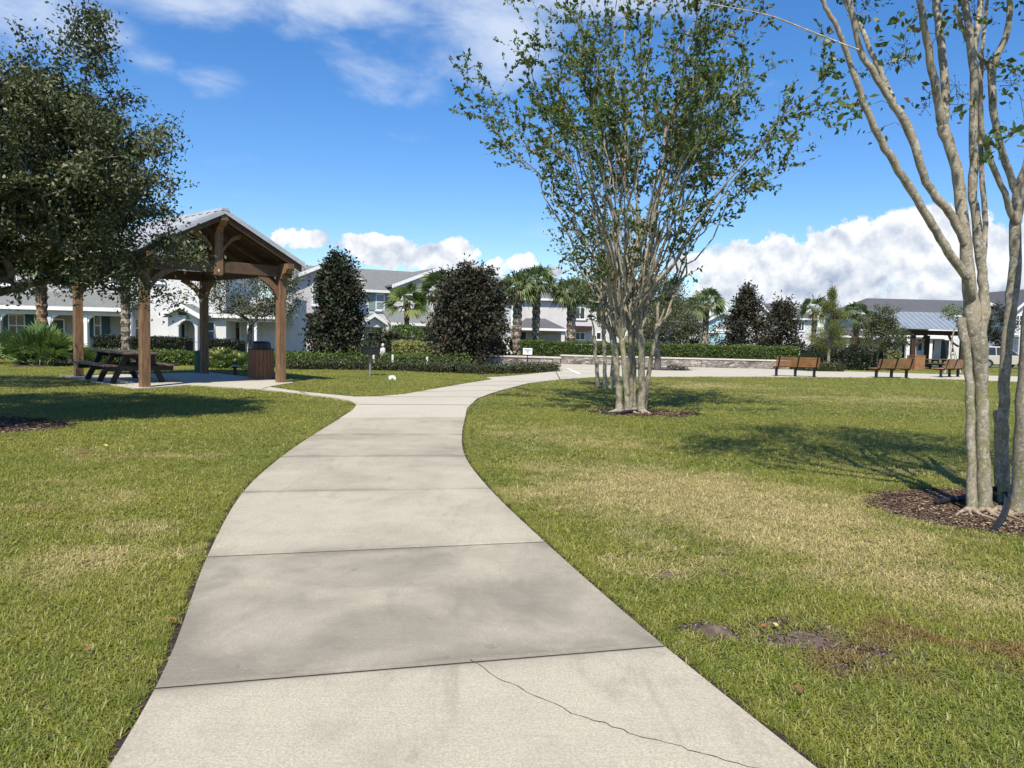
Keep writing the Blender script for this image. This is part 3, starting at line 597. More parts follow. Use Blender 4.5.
def scatter(name,P,S,Hh,label,cat,pick=None):
    me=bpy.data.meshes.new(name); me.vertices.add(len(P)); me.vertices.foreach_set('co',P.astype(np.float32).ravel())
    n=len(P); idx=pick if pick is not None else NR.integers(0,5,n)
    for nm,ty,vals in (('rot','FLOAT',NR.random(n)*2*PI),('idx','INT',idx),('sx','FLOAT',S),('sz','FLOAT',Hh)):
        a=me.attributes.new(nm,ty,'POINT'); a.data.foreach_set('value',np.asarray(vals,dtype=np.int32 if ty=='INT' else np.float32))
    o=bpy.data.objects.new(name,me); COL.objects.link(o); ng=bpy.data.node_groups.new(name,'GeometryNodeTree')
    ng.interface.new_socket('Geometry',in_out='INPUT',socket_type='NodeSocketGeometry'); ng.interface.new_socket('Geometry',in_out='OUTPUT',socket_type='NodeSocketGeometry')
    gi=ng.nodes.new('NodeGroupInput'); go=ng.nodes.new('NodeGroupOutput'); ip=ng.nodes.new('GeometryNodeInstanceOnPoints'); ci=ng.nodes.new('GeometryNodeCollectionInfo')
    ci.inputs['Collection'].default_value=gcol; ci.inputs['Separate Children'].default_value=True; ci.inputs['Reset Children'].default_value=True
    def na(nm,ty):
        q=ng.nodes.new('GeometryNodeInputNamedAttribute'); q.data_type=ty; q.inputs['Name'].default_value=nm; return q.outputs['Attribute']
    cx=ng.nodes.new('ShaderNodeCombineXYZ'); ng.links.new(na('rot','FLOAT'),cx.inputs[2]); cs=ng.nodes.new('ShaderNodeCombineXYZ'); sx=na('sx','FLOAT'); ng.links.new(sx,cs.inputs[0]);ng.links.new(sx,cs.inputs[1]);ng.links.new(na('sz','FLOAT'),cs.inputs[2])
    ip.inputs['Pick Instance'].default_value=True
    ng.links.new(gi.outputs[0],ip.inputs['Points']); ng.links.new(ci.outputs[0],ip.inputs['Instance']); ng.links.new(na('idx','INT'),ip.inputs['Instance Index']); ng.links.new(cx.outputs[0],ip.inputs['Rotation']); ng.links.new(cs.outputs[0],ip.inputs['Scale']); ng.links.new(ip.outputs[0],go.inputs[0])
    md=o.modifiers.new('scatter','NODES'); md.node_group=ng; return tag(o,label,cat,kind='stuff')
def thin(Q):
    d=np.zeros(len(Q))
    for (x,y,rx,ry) in dirt_spots: d=np.maximum(d,np.clip(1.15-(((Q[:,0]-x)/rx)**2+((Q[:,1]-y)/ry)**2),0,1))
    return NR.random(len(Q))>d**1.5*.86
allP=[];allS=[];allH=[]
for (y0,y1,den,s,h) in ((1.4,4.5,210,.9,.85),(4.5,8.5,130,1.15,.9),(8.5,15,62,1.6,.95),(15,28,24,2.5,1.1),(28,46,7,4.2,1.4),(46,62,3,6,1.6)):
    xm=.74*y1+2.5; n=int((y1-y0)*2*xm*den); gs=1/math.sqrt(den); gx,gy=np.meshgrid(np.arange(-xm,xm,gs),np.arange(y0,y1,gs)); Q=np.c_[gx.ravel(),gy.ravel()]; Q=Q+NR.uniform(-.62,.62,Q.shape)*gs; Q=Q[np.abs(Q[:,0])<.74*Q[:,1]+2.5]
    ok=~inpoly(Q,GUT)&~inpoly(Q,PLAZA); 
    for bd in (bedR,bedC,bedO,BACKBED): ok&=~inpoly(Q,bd)
    Q=Q[ok]; dd=np.minimum(distpoly(Q,PATH),distpoly(Q,PLAZA)); Q=Q[dd>.03*s]; Q=Q[thin(Q)]
    allP.append(np.c_[Q,[G(*q) for q in Q]]); allS.append(np.full(len(Q),s)*NR.uniform(.8,1.2,len(Q))); allH.append(np.full(len(Q),h)*NR.uniform(.7,1.25,len(Q)))
P=np.vstack(allP); S=np.concatenate(allS); Hh=np.concatenate(allH); idx=NR.integers(0,5,len(P)); tall=(NR.random(len(P))<.05)&(P[:,1]<9); idx[tall]=NR.integers(5,7,tall.sum()); weed=(NR.random(len(P))<.05)&(NR.random(len(P))<.5+.5*np.sin(P[:,0]*3+2*np.sin(P[:,1]*2)))&(P[:,1]<12); idx[weed]=NR.integers(7,9,weed.sum())
scatter('lawn_grass',P,S,Hh,'short mown lawn grass, green mixed with dry straw patches','grass',idx)
# dense turf lip overhanging the soil gutter
edge=[]
for C in (LC,RC):
    for i in range(len(C)-1):
        a,b=np.array(C[i]),np.array(C[i+1]); ln=np.linalg.norm(b-a); t=(b-a)/ln; nrm_=np.array([-t[1],t[0]])*(1 if C is LC else -1)
        m_=int(ln*38) if a[1]<12 else int(ln*12)
        for _ in range(m_): q=a+(b-a)*R.random()+nrm_*(.065+.035*R.random()); edge.append((q[0],q[1],0))
edge=np.array(edge); edge=edge[(edge[:,1]>1.4)]
scatter('grass_edge',edge,np.full(len(edge),.5),np.full(len(edge),.95)*NR.uniform(.7,1.3,len(edge)),'dense fringe of grass along both edges of the concrete walk','grass')

# fallen leaves
m_lr=mat('leaf_red',(.42,.12,.05),(.3,.09,.04),30,.6); m_ly=mat('leaf_yellow',(.62,.55,.16),(.5,.42,.12),30,.6); m_lb=mat('leaf_brown',(.28,.13,.06),(.18,.08,.04),30,.7)
def fallen(px,py,mt,s,label,z=.03):
    x,y=gp(px,py); mb=MB(); a=R.uniform(0,6.28); n=7; F=Fr(x,y,a,z+.004)
    up_=[(-s,0,.0),(-s*.5,s*.36,s*.15),(s*.2,s*.42,s*.2),(s,0,.05*s),(s*.2,-s*.42,s*.22),(-s*.5,-s*.36,s*.12),(0,0,0)]
    mb.add([F.W(u,v,q) for u,v,q in up_],[(0,6,1),(1,6,2),(2,6,3),(3,6,4),(4,6,5),(5,6,0)]); o=mb.build('fallen_leaf',mt); tag(o,label,'leaf','fallen leaves')
fallen(763,632,m_lr,.028,'small red-orange leaf lying on the bare dirt'); fallen(775,631,m_ly,.026,'yellow leaf lying on the bare dirt beside the red one'); fallen(798,699,m_lb,.035,'curled brown leaf in the grass below the bare dirt',.04)
fallen(88,659,m_lb,.03,'dark brown leaf deep in the grass at the lower left',.045); fallen(172,628,m_lb,.03,'brown leaf caught at the left edge of the walk',.04); fallen(105,450,m_ly,.05,'pale leaf on the lawn near the oak shadow',.05); fallen(552,388,m_lb,.05,'dark leaf on the grass just right of the curved walk, far off',.05)

# ================================================================== SHELTER (timber gazebo)
F=GZ; g0=thing('picnic_shelter',(GZ.x,GZ.y,0),'open timber pavilion with grey metal gable roof beside the curving walk','pavilion')
PW=.2; PH=2.78
for u,v in ((0,0),(GA,0),(0,GB),(GA,GB)):
    MB().box(F,u-PW/2,u+PW/2,v-PW/2,v+PW/2,-.02,PH).build('post',m_wood,g0,bevel=.012)
pz=4.26; ez=3.16; ov=.42; sl_=(pz-ez)/(GA/2+ov)
for v in (0,GB): MB().box(F,-.28,GA+.28,v-.07,v+.07,PH,PH+.28).build('tie_beam',m_woodD,g0,bevel=.01)
for u in (0,GA): MB().box(F,u-.07,u+.07,-.30,GB+.30,PH+.02,PH+.30).build('side_beam',m_woodD,g0,bevel=.01)
for v in (0,GB):
    MB().box(F,GA/2-.11,GA/2+.11,v-.11,v+.11,PH-.07,pz-.15).build('king_post',m_wood,g0,bevel=.012)
    for sgn in (-1,1):
        # curved strut from king post to rafter
        pts=[(GA/2+sgn*(.1+.5*t),PH+.5+.42*t+.10*math.sin(PI*t)) for t in np.linspace(0,1,7)]
        poly=[(u,z-.055) for u,z in pts]+[(u,z+.055) for u,z in pts[::-1]]
        MB().prism(F,poly,v-.05,v+.05).build('strut',m_wood,g0)
def kbrace(u,v,du,dv):
    mb=MB(); n=9
    for i in range(n-1):
        q=[]
        for t in (i/(n-1),(i+1)/(n-1)):
            r=.66; bow=.11*math.sin(PI*t); s_=r*t-bow*.7; zz=PH-r+r*t+bow*.7
            q.append(F.W(u+du*(PW/2*0+s_),v+dv*s_,zz+.02))
        mb.bar(q[0],q[1],.10,.14)
    return mb.build('brace',m_wood,g0)
for v in (0,GB): kbrace(0,v,1,0); kbrace(GA,v,-1,0)
for u in (0,GA): kbrace(u,0,0,1); kbrace(u,GB,0,-1)
for u,v in ((GA,-.2),(0,-.2)):
    poly=[(v-.28,PH+.33),(v+.12,PH+.33),(v+.12,PH-.06),(v+.02,PH-.05),(v-.02,PH+.06),(v-.16,PH+.10),(v-.22,PH+.18),(v-.28,PH+.2)]
    MB().prismv(F,poly,u-.09,u+.09).build('corbel',m_wood,g0)
poly=[(-.40,pz-.12),(.05,pz-.12),(.05,pz-.5),(-.14,pz-.52),(-.2,pz-.40),(-.30,pz-.36),(-.36,pz-.27),(-.40,pz-.25)]
MB().prismv(F,poly,GA/2-.09,GA/2+.09).build('corbel',m_wood,g0)
def slope(mb,u0,u1,side,off,th,v0,v1,mi=0):  # roof slab on one side of ridge
    f=lambda u:pz-off-abs(u-GA/2)*sl_
    a,b=(GA/2+side*u0,GA/2+side*u1); mb.prism(F,[(a,f(a)),(b,f(b)),(b,f(b)-th),(a,f(a)-th)],v0,v1,mi)
V0,V1=-.38,GB+.38
for k,v in enumerate([V0+.02,-.0,1.0,2.05,3.1,GB,V1-.1]):
    mb=MB()
    for sd_ in (-1,1): slope(mb,.0,GA/2+ov-.03,sd_,.065,.17 if k in (0,6) else .12,v,v+.09)
    mb.build('rafter',m_woodD,g0)
mb=MB()
for sd_ in (-1,1): slope(mb,.0,GA/2+ov,sd_,.028,.032,V0+.03,V1-.03)
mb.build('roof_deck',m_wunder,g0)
mb=MB()
for sd_ in (-1,1):
    slope(mb,.0,GA/2+ov+.03,sd_,0,.025,V0-.03,V1+.03)
    v=V0-.03
    while v<V1: slope(mb,.0,GA/2+ov+.03,sd_,-.03,.028,v,v+.025); v+=.4
    slope(mb,.0,GA/2+ov+.04,sd_,.012,.085,V0-.045,V0-.031)
    slope(mb,.0,GA/2+ov+.04,sd_,.012,.085,V1+.031,V1+.045)
mb.box(F,GA/2-.09,GA/2+.09,V0-.05,V1+.05,pz-.02,pz+.035)
mb.build('metal_roof',m_metal,g0)

# picnic table(s)
def picnic(x,y,a,z,label,nm='picnic_table',Lt=2.3,z0=0.):
    t=thing(nm,(x,y,z),label,'picnic table',rz=a); Q=Fr(0,0); hl=Lt/2
    mb=MB()
    for k in range(5): c=-.33+.165*k; mb.box(Q,-hl,hl,c-.077,c+.077,.71,.75)
    mb.build('table_top',m_tabletop,t,local=True,bevel=.005)
    for s_ in (-1,1):
        mb=MB()
        for k in (0,1): c=s_*(.66+.15*k); mb.box(Q,-hl,hl,c-.07,c+.07,.42,.46)
        mb.build('seat',m_tabletop,t,local=True,bevel=.005)
    for u in (-hl+.3,0,hl-.3):
        mb=MB(); mb.box(Q,u-.04,u+.04,-.82,.82,.30,.42); mb.box(Q,u-.04,u+.04,-.38,.38,.60,.71)
        for s_ in (-1,1): mb.bar((u+.06,s_*.25,.70),(u+.06,s_*.60,.0),.07,.12)
        mb.build('leg_frame',m_tabler,t,local=True)
    return t
c_=GZ.W(1.35,1.75,0); picnic(-9.75,19.35,GZ.a+PI/2,ZP,'dark framed picnic table standing under the near timber pavilion')
# litter bin
x,y=gp(261,378.2,ZP); t=thing('litter_bin',(x,y,ZP),'wood slatted litter bin with black domed lid at the shelter post','bin')
n=10; bh=.80
mb=MB(); mb.lathe((x,y,ZP),[(.31,.02),(.32,.05),(.32,bh-.03),(.31,bh-.02)],24); mb.build('liner',m_black,t)
mb=MB()
for k in range(20):
    a=2*PI*k/20; Q=Fr(x+.335*math.cos(a),y+.335*math.sin(a),a+PI/2,ZP); mb.box(Q,-.049,.049,-.014,.014,.0,bh)
mb.build('slat_panel',m_trashw,t,bevel=.003)
mb=MB(); mb.lathe((x,y,ZP+bh),[(.345,0),(.345,.04),(.27,.045),(.26,.18),(.255,.20),(.22,.235),(.12,.25),(.0,.252)],24); mb.build('lid',m_cushion,t,smooth=False)
# low bollard lamp + green drum + grill
x,y=gp(235,375.5,0); t=thing('bollard_lamp',(x,y,0),'small black garden lamp on the grass by the bin','garden lamp')
MB().lathe((x,y,0),[(.05,0),(.05,.22),(.085,.24),(.09,.36),(.07,.40),(.0,.41)],14).build('housing',m_black,t,smooth=False)
MB().lathe((x,y,0),[(.092,.27),(.092,.33)],14).build('lens',m_grey,t)
x,y=gp(201.5,372.5,0); t=thing('green_drum',(x,y,0),'green waste drum half hidden behind the rear shelter post','drum')
MB().lathe((x,y,0),[(.18,0),(.2,.03),(.21,.3),(.2,.32),(.21,.6),(.22,.62)],16).build('body',m_green,t,smooth=False); MB().lathe((x,y,0),[(.225,.62),(.225,.66),(.1,.70),(0,.71)],16).build('lid',m_green,t)
x,y=gp(370,376.2,0); t=thing('park_grill',(x,y,0),'black charcoal grill on a grey steel post in the lawn','grill')
MB().tube([(x,y,-.02),(x,y,.66)],.035,10).build('post',m_grey,t)
Q=Fr(x,y,.35,0); mb=MB(); mb.prism(Q,[(-.24,.68),(.24,.68),(.28,.90),(-.28,.90)],-.2,.2); mb.build('firebox',m_black,t,bevel=.01)
mb=MB(); 
for k in range(9): mb.box(Q,-.3+.07*k,-.28+.07*k,-.2,.2,.915,.93)
mb.box(Q,-.31,.3,-.22,-.2,.91,.935); mb.build('grate',m_black,t); MB().tube([Q.W(.28,-.1,.9),Q.W(.42,-.1,.93),Q.W(.42,.1,.93),Q.W(.28,.1,.9)],.012,6).build('handle',m_black,t)
x,y=gp(392,380,0); t=thing('valve_box',(x,y,0),'small white irrigation housing lying on the grass island','valve box'); Q=Fr(x,y,.3,0)
MB().prism(Q,[(-.10,.0),(-.10,.08),(-.07,.125),(.07,.13),(.11,.07),(.11,0),(.04,0),(.02,.05),(-.02,.05),(-.04,0)],-.08,.08).build('housing',m_white,t,bevel=.01)

# ================================================================== BENCHES
def bench(loc,rz,label,first=None):
    if first is not None:
        c=part_copy(first,loc,rz); c['label']=label; return c
    t=thing('park_bench',loc,label,'bench','slatted benches along the plaza edge',rz); Q=Fr(0,0); hl=.85
    # faces +y (away), back toward -y
    lean=lambda z:-.06-(z-.36)*.28
    mb=MB()
    for k in range(5):
        z=.385+.077*k; y_=lean(z); mb.add([(u,y_+dy-(zz-z)*.28,zz) for zz in (z,z+.068) for dy in (-.016,.016) for u in (-hl,hl)],[(0,2,3,1),(4,5,7,6),(0,1,5,4),(2,6,7,3),(0,4,6,2),(1,3,7,5)])
    mb.build('backrest',m_bench,t,local=True)
    mb=MB()
    for k in range(5): v=.0+.09*k; mb.box(Q,-hl,hl,v,v+.08,.355,.385)
    mb.build('seat',m_bench,t,local=True)
    for u in (-hl+.1,0,hl-.1):
        mb=MB(); mb.box(Q,u-.04,u+.04,.05,.14,0,.33); mb.box(Q,u-.03,u+.03,-.06,.45,.31,.352); mb.box(Q,u-.07,u+.07,.0,.2,0,.015)
        mb.bar((u,-.045,.33),(u,lean(.78)-.03,.78),.05,.05); mb.build('leg',m_black,t,local=True)
    return t
x,y=gp(796,376.5,ZP); b1=bench((x,y,G(x,y)+ZP),.02,'brown slatted bench nearest the stone wall, left of the three')
b1['group']='slatted benches along the plaza edge'
x,y=gp(893,377.8,ZP); bench((x,y,G(x,y)+ZP),.30,'middle one of three brown slatted benches, angled slightly right',b1)
x,y=gp(949,377.8,ZP); bench((x+.45,y+.6,G(x,y)+ZP),.62,'brown slatted bench nearest the big foreground tree, turned most',b1)

# ================================================================== WALLS, SIGN, HEDGES
def stonewall(x0,x1,y,h,label,cap=True):
    z=G(0,y); t=thing('stone_wall',((x0+x1)/2,y,z),label,'wall'); Q=Fr(0,0,0,z)
    MB().box(Q,x0,x1,y-.15,y+.15,-.1,h-.07).build('stone_facing',m_stone,t); MB().box(Q,x0-.04,x1+.04,y-.19,y+.19,h-.068,h).build('cap',m_conc2,t,bevel=.008)
xa=at(484,360,33.9)[0]; xb=at(560,360,33.9)[0]; stonewall(xa,xb,33.9,.46,'short grey stacked stone wall behind the white sign')
xa=at(561,360,39.2)[0]; xb=at(775,360,39.2)[0]; stonewall(xa,xb+.7,39.2,.50,'long stacked stone wall below the clipped hedge')
x,y,z=at(526.5,375,33.0); t=thing('yard_sign',(x,33.2,G(x,33.2)),'small white notice board on a dark stake before the stone wall','sign')
z=G(x,33.2); Q=Fr(x,33.2,0,z); uL,zT=Q.pix(523,348); uR,zB=Q.pix(532.2,354.8)
MB().box(Q,uL,uR,-.012,.012,zB,zT).build('board',m_white,t,bevel=.004); MB().box(Q,(uL+uR)/2-.02,(uL+uR)/2+.02,.014,.04,-.1,zT-.05).build('stake',m_black,t)
m_ink=mat('ink_grey',(.24,.25,.33),(.3,.3,.38),9,.6)
for (a,b,c,d) in ((.15,.85,.20,.34),(.36,.66,.42,.52),(.42,.60,.60,.70)):
    MB().box(Q,uL+(uR-uL)*a,uL+(uR-uL)*b,-.015,-.0125,zT-(zT-zB)*d,zT-(zT-zB)*c).build('lettering',m_ink,t)
def hedge(poly_c,wd,z0,h,mt,label,n,size,name='hedge',cat='hedge',rag=.06,core=m_bulb,group=None,parent=None,core_mt=None):
    """poly_c: centre line pts; leaf shell over a dark inner body"""
    pts=[np.array(p,float) for p in poly_c]; cs=np.cumsum([0]+[np.linalg.norm(b-a) for a,b in zip(pts,pts[1:])]); Lt=cs[-1]
    tt=NR.random(n)*Lt; C=[];D=[]
    k=np.searchsorted(cs,tt,side='right')-1; k=np.clip(k,0,len(pts)-2)
    A=np.array(pts)[k]; B=np.array(pts)[k+1]; T=(B-A)/np.linalg.norm(B-A,axis=1)[:,None]; pos=A+T*(tt-cs[k])[:,None]; Nn=np.c_[-T[:,1],T[:,0]]
    face=NR.random(n); side=np.where(NR.random(n)<.78,-1,1); top=face<.36
    lump=.5+.5*np.sin(tt*2.3+np.sin(tt*5.1)*.8); ofs=np.where(top,NR.uniform(-wd/2,wd/2,n),side*wd/2*(.93+.1*lump)+NR.normal(size=n)*rag*.6); zz=np.where(top,h*(.95+.07*lump)+NR.normal(size=n)*rag*.55,NR.random(n)*h)
    ofs*=np.where((~top)&(zz>h*.85),.93,1.)
    XY=pos+Nn*ofs[:,None]; gz=np.array([G(*q) for q in XY]) if z0 is None else np.full(n,z0); C=np.c_[XY,gz+zz]
    cx,cy=pts[len(pts)//2]; t=thing(name,(cx,cy,float(G(cx,cy)) if z0 is None else z0),label,cat,group)
    leaves('foliage',C,size,mt,t,.55,.4)
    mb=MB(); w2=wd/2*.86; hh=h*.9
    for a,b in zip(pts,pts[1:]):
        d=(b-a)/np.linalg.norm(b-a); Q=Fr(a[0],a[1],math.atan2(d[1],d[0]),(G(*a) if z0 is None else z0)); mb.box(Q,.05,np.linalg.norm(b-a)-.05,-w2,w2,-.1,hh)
    mb.build('inner_core',core_mt or m_twig,t); return t  # solid dark box added as filling behind the leaf shell, no modelled branches
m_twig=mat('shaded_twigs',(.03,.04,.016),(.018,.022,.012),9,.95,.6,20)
xa=at(520,350,40.1)[0]; xb=at(797,350,40.1)[0]; hedge([(xa,40.15),(xb*.35,40.15),(xb*.7,40.15),(xb,40.15)],.95,None,1.16,l_hedge,'tall clipped green hedge running along the top of the long stone wall',26000,.085)
# low hedge row in front of bed
def line(pxs,dz=0): return [gp(*p) for p in pxs]
hedge(line(((285,369.5),(340,369.3),(400,370.5),(455,372.8),(505,373.8),(552,371.5))),.7,0,.30,l_hedD,'low ragged reddish-green border hedge along the back of the grass island',11000,.065,rag=.13)
hedge(line(((285,365),(350,364.5),(420,365),(470,366))),1.2,0,.38,l_hedge,'loose green shrubs in a row behind the low border hedge',5500,.09,rag=.2)
hedge([(at(203,360,28)[0],28),(at(330,360,28.5)[0],28.5)],.9,-.02,.5,l_hedge,'green hedge behind the bin and the shelter post',9000,.08)
hedge([(at(-30,360,29)[0],29),(at(30,360,29)[0],29)],.9,-.02,.6,l_yel,'yellow-green shrubs left of the fan palms',2500,.09,rag=.12)
hedge([(at(82,360,28.3)[0],28.3),(at(202,360,28.3)[0],28.3)],.9,-.02,.48,l_hedge,'long green hedge behind the picnic table',9000,.08)
hedge([(at(98,350,38)[0],38),(at(190,350,38)[0],38)],1.1,-.1,.88,l_dark,'dark clipped hedge in front of the arched porch',7000,.09)
hedge([(at(208,350,38)[0],38),(at(243,350,38)[0],38)],1.1,-.1,.80,l_dark,'dark rounded hedge under the window right of the arched porch',3500,.09)
hedge([(at(-30,345,38)[0],38),(at(36,345,38)[0],38)],1.,-.1,.85,l_dark,'dark hedge under the navy shuttered window',3500,.09)
hedge([(at(390,350,36)[0],37),(at(433,350,36)[0],37)],1.0,-.1,.95,l_yel,'bright yellow variegated shrubs before the right hand porch',4500,.09,rag=.1)
hedge([(at(393,345,42)[0],42),(at(480,345,42)[0],42)],1.0,-.2,1.2,l_dark,'dark hedge directly under the right hand porch arches',3500,.1)
hedge([(at(800,350,47)[0],46),(at(870,350,47)[0],47)],1.6,None,1.3,l_dark,'dark shrubs behind the yellow-green cypress',6000,.11,rag=.2)
hedge([(at(873,350,80)[0],80),(at(898,350,80)[0],80)],1.4,None,1.0,l_yel,'pale yellow-green shrub beside the far pavilion',1500,.14,rag=.2)
hedge([(at(805,362,36)[0],36.5),(at(846,362,36)[0],37.0)],1.1,None,.38,l_hedD,'low brown-green ground shrubs round the cypress trunk',3000,.08,rag=.1)
hedge([(at(495,340,45)[0],45),(at(520,340,45)[0],45)],1.0,None,1.2,l_dark,'dark shrubs at the left end of the tall hedge',2500,.1,rag=.15)
# little shrub clumps
def bush(px,py,Yb,rx,h,mt,label,n,size,name='shrub',grp=None):
    x,y,_=at(px,py,Yb); z=G(x,y); t=thing(name,(x,y,z),label,'shrub',grp); C=blobpts(n,[(x,y,z+h*.5,rx,rx*.8,h*.55)],.55); C=C[C[:,2]>z]; leaves('foliage',C,size,mt,t,.5,.4)
    mb=MB()
    for k in range(7): a=R.random()*6.28; mb.tube([(x,y,z-.02),(x+rx*.3*math.cos(a),y+rx*.3*math.sin(a),z+h*.4),(x+rx*.6*math.cos(a),y+rx*.6*math.sin(a),z+h*.7)],[.025,.015,.008],4)
    mb.build('stems',m_oakb,t)
bush(222,360,26.6,.62,.62,l_yel,'bright lime shrub beside the rear shelter post',1800,.14)
bush(405,345,44,1.3,2.0,l_hedge,'round green shrub in front of the sage shuttered window',3000,.14)
bush(357,352,33,.6,1.0,l_hedge,'small green shrub left of the grill',1200,.09)
bush(672,372,33,.28,.25,l_dark,'tiny dark plant in the tree island by the lone plaza tree',250,.07); bush(683,372,33,.2,.22,l_dark,'smallest dark plant, right end of the lone tree island',200,.07)
# fan palmetto group on left
def fanfrond(V,Fq,T,base,d,Lp,Rf,nseg=16,droop=.25,spread=2.3):
    """petiole end then fan blades"""
    d=d/np.linalg.norm(d); e=base+d*Lp; side=np.cross(d,[0,0,1.]); side/=np.linalg.norm(side)+1e-9; ro=R.uniform(-1.1,1.1); side,up_=side*math.cos(ro)+np.cross(side,d)*math.sin(ro),None; up_=np.cross(side,d); t=R.random()
    b=len(V); w=.012
    V+= [base-side*w,base+side*w,e+side*w,e-side*w]; Fq.append((b,b+1,b+2,b+3)); T+=[t]*4
    for k in range(nseg):
        a=(k/(nseg-1)-.5)*spread; dd=d*math.cos(a)+side*math.sin(a)+up_*R.uniform(-.05,.1); L_=Rf*(1-.25*abs(a)/(spread/2))*R.uniform(.88,1.1)
        s_=np.cross(dd,up_); s_/=np.linalg.norm(s_); ww=Rf*.055; m1=e+dd*L_*.55; tip=e+dd*L_+np.array([0,0,-droop*L_*R.uniform(.5,1.4)]); b=len(V)
        V+=[e,m1+s_*ww,tip,m1-s_*ww]; Fq.append((b,b+1,b+2,b+3)); T+=[min(1,max(0,t+R.uniform(-.2,.2)))]*4
def palmetto(px,py,Yb,n,L_,label):
    x,y,_=at(px,py,Yb); z=G(x,y); t=thing('palmetto',(x,y,z),label,'fan palm','fan palmettos before the porch'); V=[];Fq=[];T=[]
    for k in range(n):
        a=R.random()*6.28; el=R.uniform(.35,1.35); d=np.array([math.cos(a)*math.cos(el),math.sin(a)*math.cos(el),math.sin(el)]); fanfrond(V,Fq,T,np.array([x+R.uniform(-.3,.3),y+R.uniform(-.3,.3),z]),d,L_*R.uniform(.45,.9),L_*.55,12,.1,2.4)
    fast('fronds',V,Fq,l_fan,t,T)
palmetto(20,365,26.2,44,1.0,'fan palmetto at the left end of the group'); palmetto(42,365,25.8,56,1.2,'largest fan palmetto, in the middle of the left group'); palmetto(60,365,26.,42,.9,'fan palmetto nearest the rear left shelter post')
palmetto(226,368,26.3,26,.6,'low spiky palmetto seen under the shelter roof'); palmetto(239,368,26.3,22,.5,'small spiky palmetto behind the garden lamp')

# ================================================================== HOUSES
def win(par,F,x0,y0,x1,y1,v=0,glass=m_glass,cols=1,rail=True,sh=None,shw=.45):
    u0,zt=F.pix(x0,y0,v); u1,zb=F.pix(x1,y1,v); zt=F.pix((x0+x1)/2,y0,v)[1]; zb=F.pix((x0+x1)/2,y1,v)[1]; mb=MB(); q=.09
    for a,b,c,d in ((u0,u0+q,zb,zt),(u1-q,u1,zb,zt),(u0+q,u1-q,zt-q,zt),(u0+q,u1-q,zb,zb+q)): mb.box(F,a,b,v-.07,v-.003,c,d)
    if rail: mb.box(F,u0+q,u1-q,v-.06,v-.003,(zt+zb)/2-.04,(zt+zb)/2+.04)
    for k in range(1,cols): c=u0+(u1-u0)*k/cols; mb.box(F,c-.04,c+.04,v-.065,v-.002,zb+q,zt-q)
    mb.box(F,u0-.06,u1+.06,v-.12,v-.002,zb-.08,zb-.002)
    o=mb.build('window',m_trim,par); MB().box(F,u0+q,u1-q,v-.03,v-.004,zb+q,zt-q).build('pane',glass,o)
    if sh:
        for a,b in ((u0-shw-.02,u0-.02),(u1+.02,u1+shw+.02)): MB().box(F,a,b,v-.055,v-.004,zb,zt).build('shutter',sh,par)
    return o
def gablefront(par,F,u0,u1,v0,v1,ze,zp,up_=None,ovh=.35,wallm=m_stucG,roofm=m_shg,fas=.2,z0=-1.2,wall=True):
    """volume with a gable facing front"""
    um=(u0+u1)/2 if up_ is None else up_
    if wall: MB().prism(F,[(u0,z0),(u1,z0),(u1,ze),(um,zp),(u0,ze)],v0,v1).build('wall',wallm,par)
    s1=(zp-ze)/(um-u0); s2=(zp-ze)/(u1-um); mb=MB(); th=.16; a=u0-ovh; b=u1+ovh; za=ze-s1*ovh; zb=ze-s2*ovh; e=.02
    mb.prism(F,[(a,za+e),(um,zp+e),(um,zp+th+e),(a,za+th+e)],v0-ovh,v1+.1); mb.prism(F,[(um,zp+e),(b,zb+e),(b,zb+th+e),(um,zp+th+e)],v0-ovh,v1+.1); mb.build('roof',roofm,par)
    mb=MB(); mb.prism(F,[(a-.03,za-fas+.1),(um,zp-fas+.1),(um,zp+th+.03),(a-.03,za+th+.03)],v0-ovh-.05,v0-ovh-.004); mb.prism(F,[(um,zp-fas+.1),(b+.03,zb-fas+.1),(b+.03,zb+th+.03),(um,zp+th+.03)],v0-ovh-.05,v0-ovh-.004)
    mb.build('rake_board',m_trim,par)
def sidegable(par,F,u0,u1,v0,v1,ze,zp,ovh=.4,wallm=m_stucG,roofm=m_shg,z0=-1.2,wall=True,fas=.2,hip=0.):
    vm=(v0+v1)/2
    if wall: MB().box(F,u0,u1,v0,v1,z0,ze).build('wall',wallm,par)
    mb=MB(); a,b=u0-ovh,u1+ovh; vs=[F.W(a,v0-ovh,ze),F.W(b,v0-ovh,ze),F.W(b,v1+ovh,ze),F.W(a,v1+ovh,ze),F.W(a+hip,vm,zp),F.W(b-hip,vm,zp)]
    lo=[F.W(a,v0-ovh,ze-.03),F.W(b,v0-ovh,ze-.03),F.W(b,v1+ovh,ze-.03),F.W(a,v1+ovh,ze-.03)]
    mb.add(vs+lo,[(0,1,5,4),(2,3,4,5),(3,0,4),(1,2,5),(0,6,7,1),(1,7,8,2),(2,8,9,3),(3,9,6,0),(6,9,8,7)]); mb.build('roof',roofm,par)
    mb=MB(); mb.box(F,a-.03,b+.03,v0-ovh-.06,v0-ovh-.004,ze-fas+.02,ze+.03); mb.box(F,a-.06,a-.004,v0-ovh,v1+ovh,ze-fas+.02,ze+.03); mb.box(F,b+.004,b+.06,v0-ovh,v1+ovh,ze-fas+.02,ze+.03); mb.build('fascia',m_trim,par)
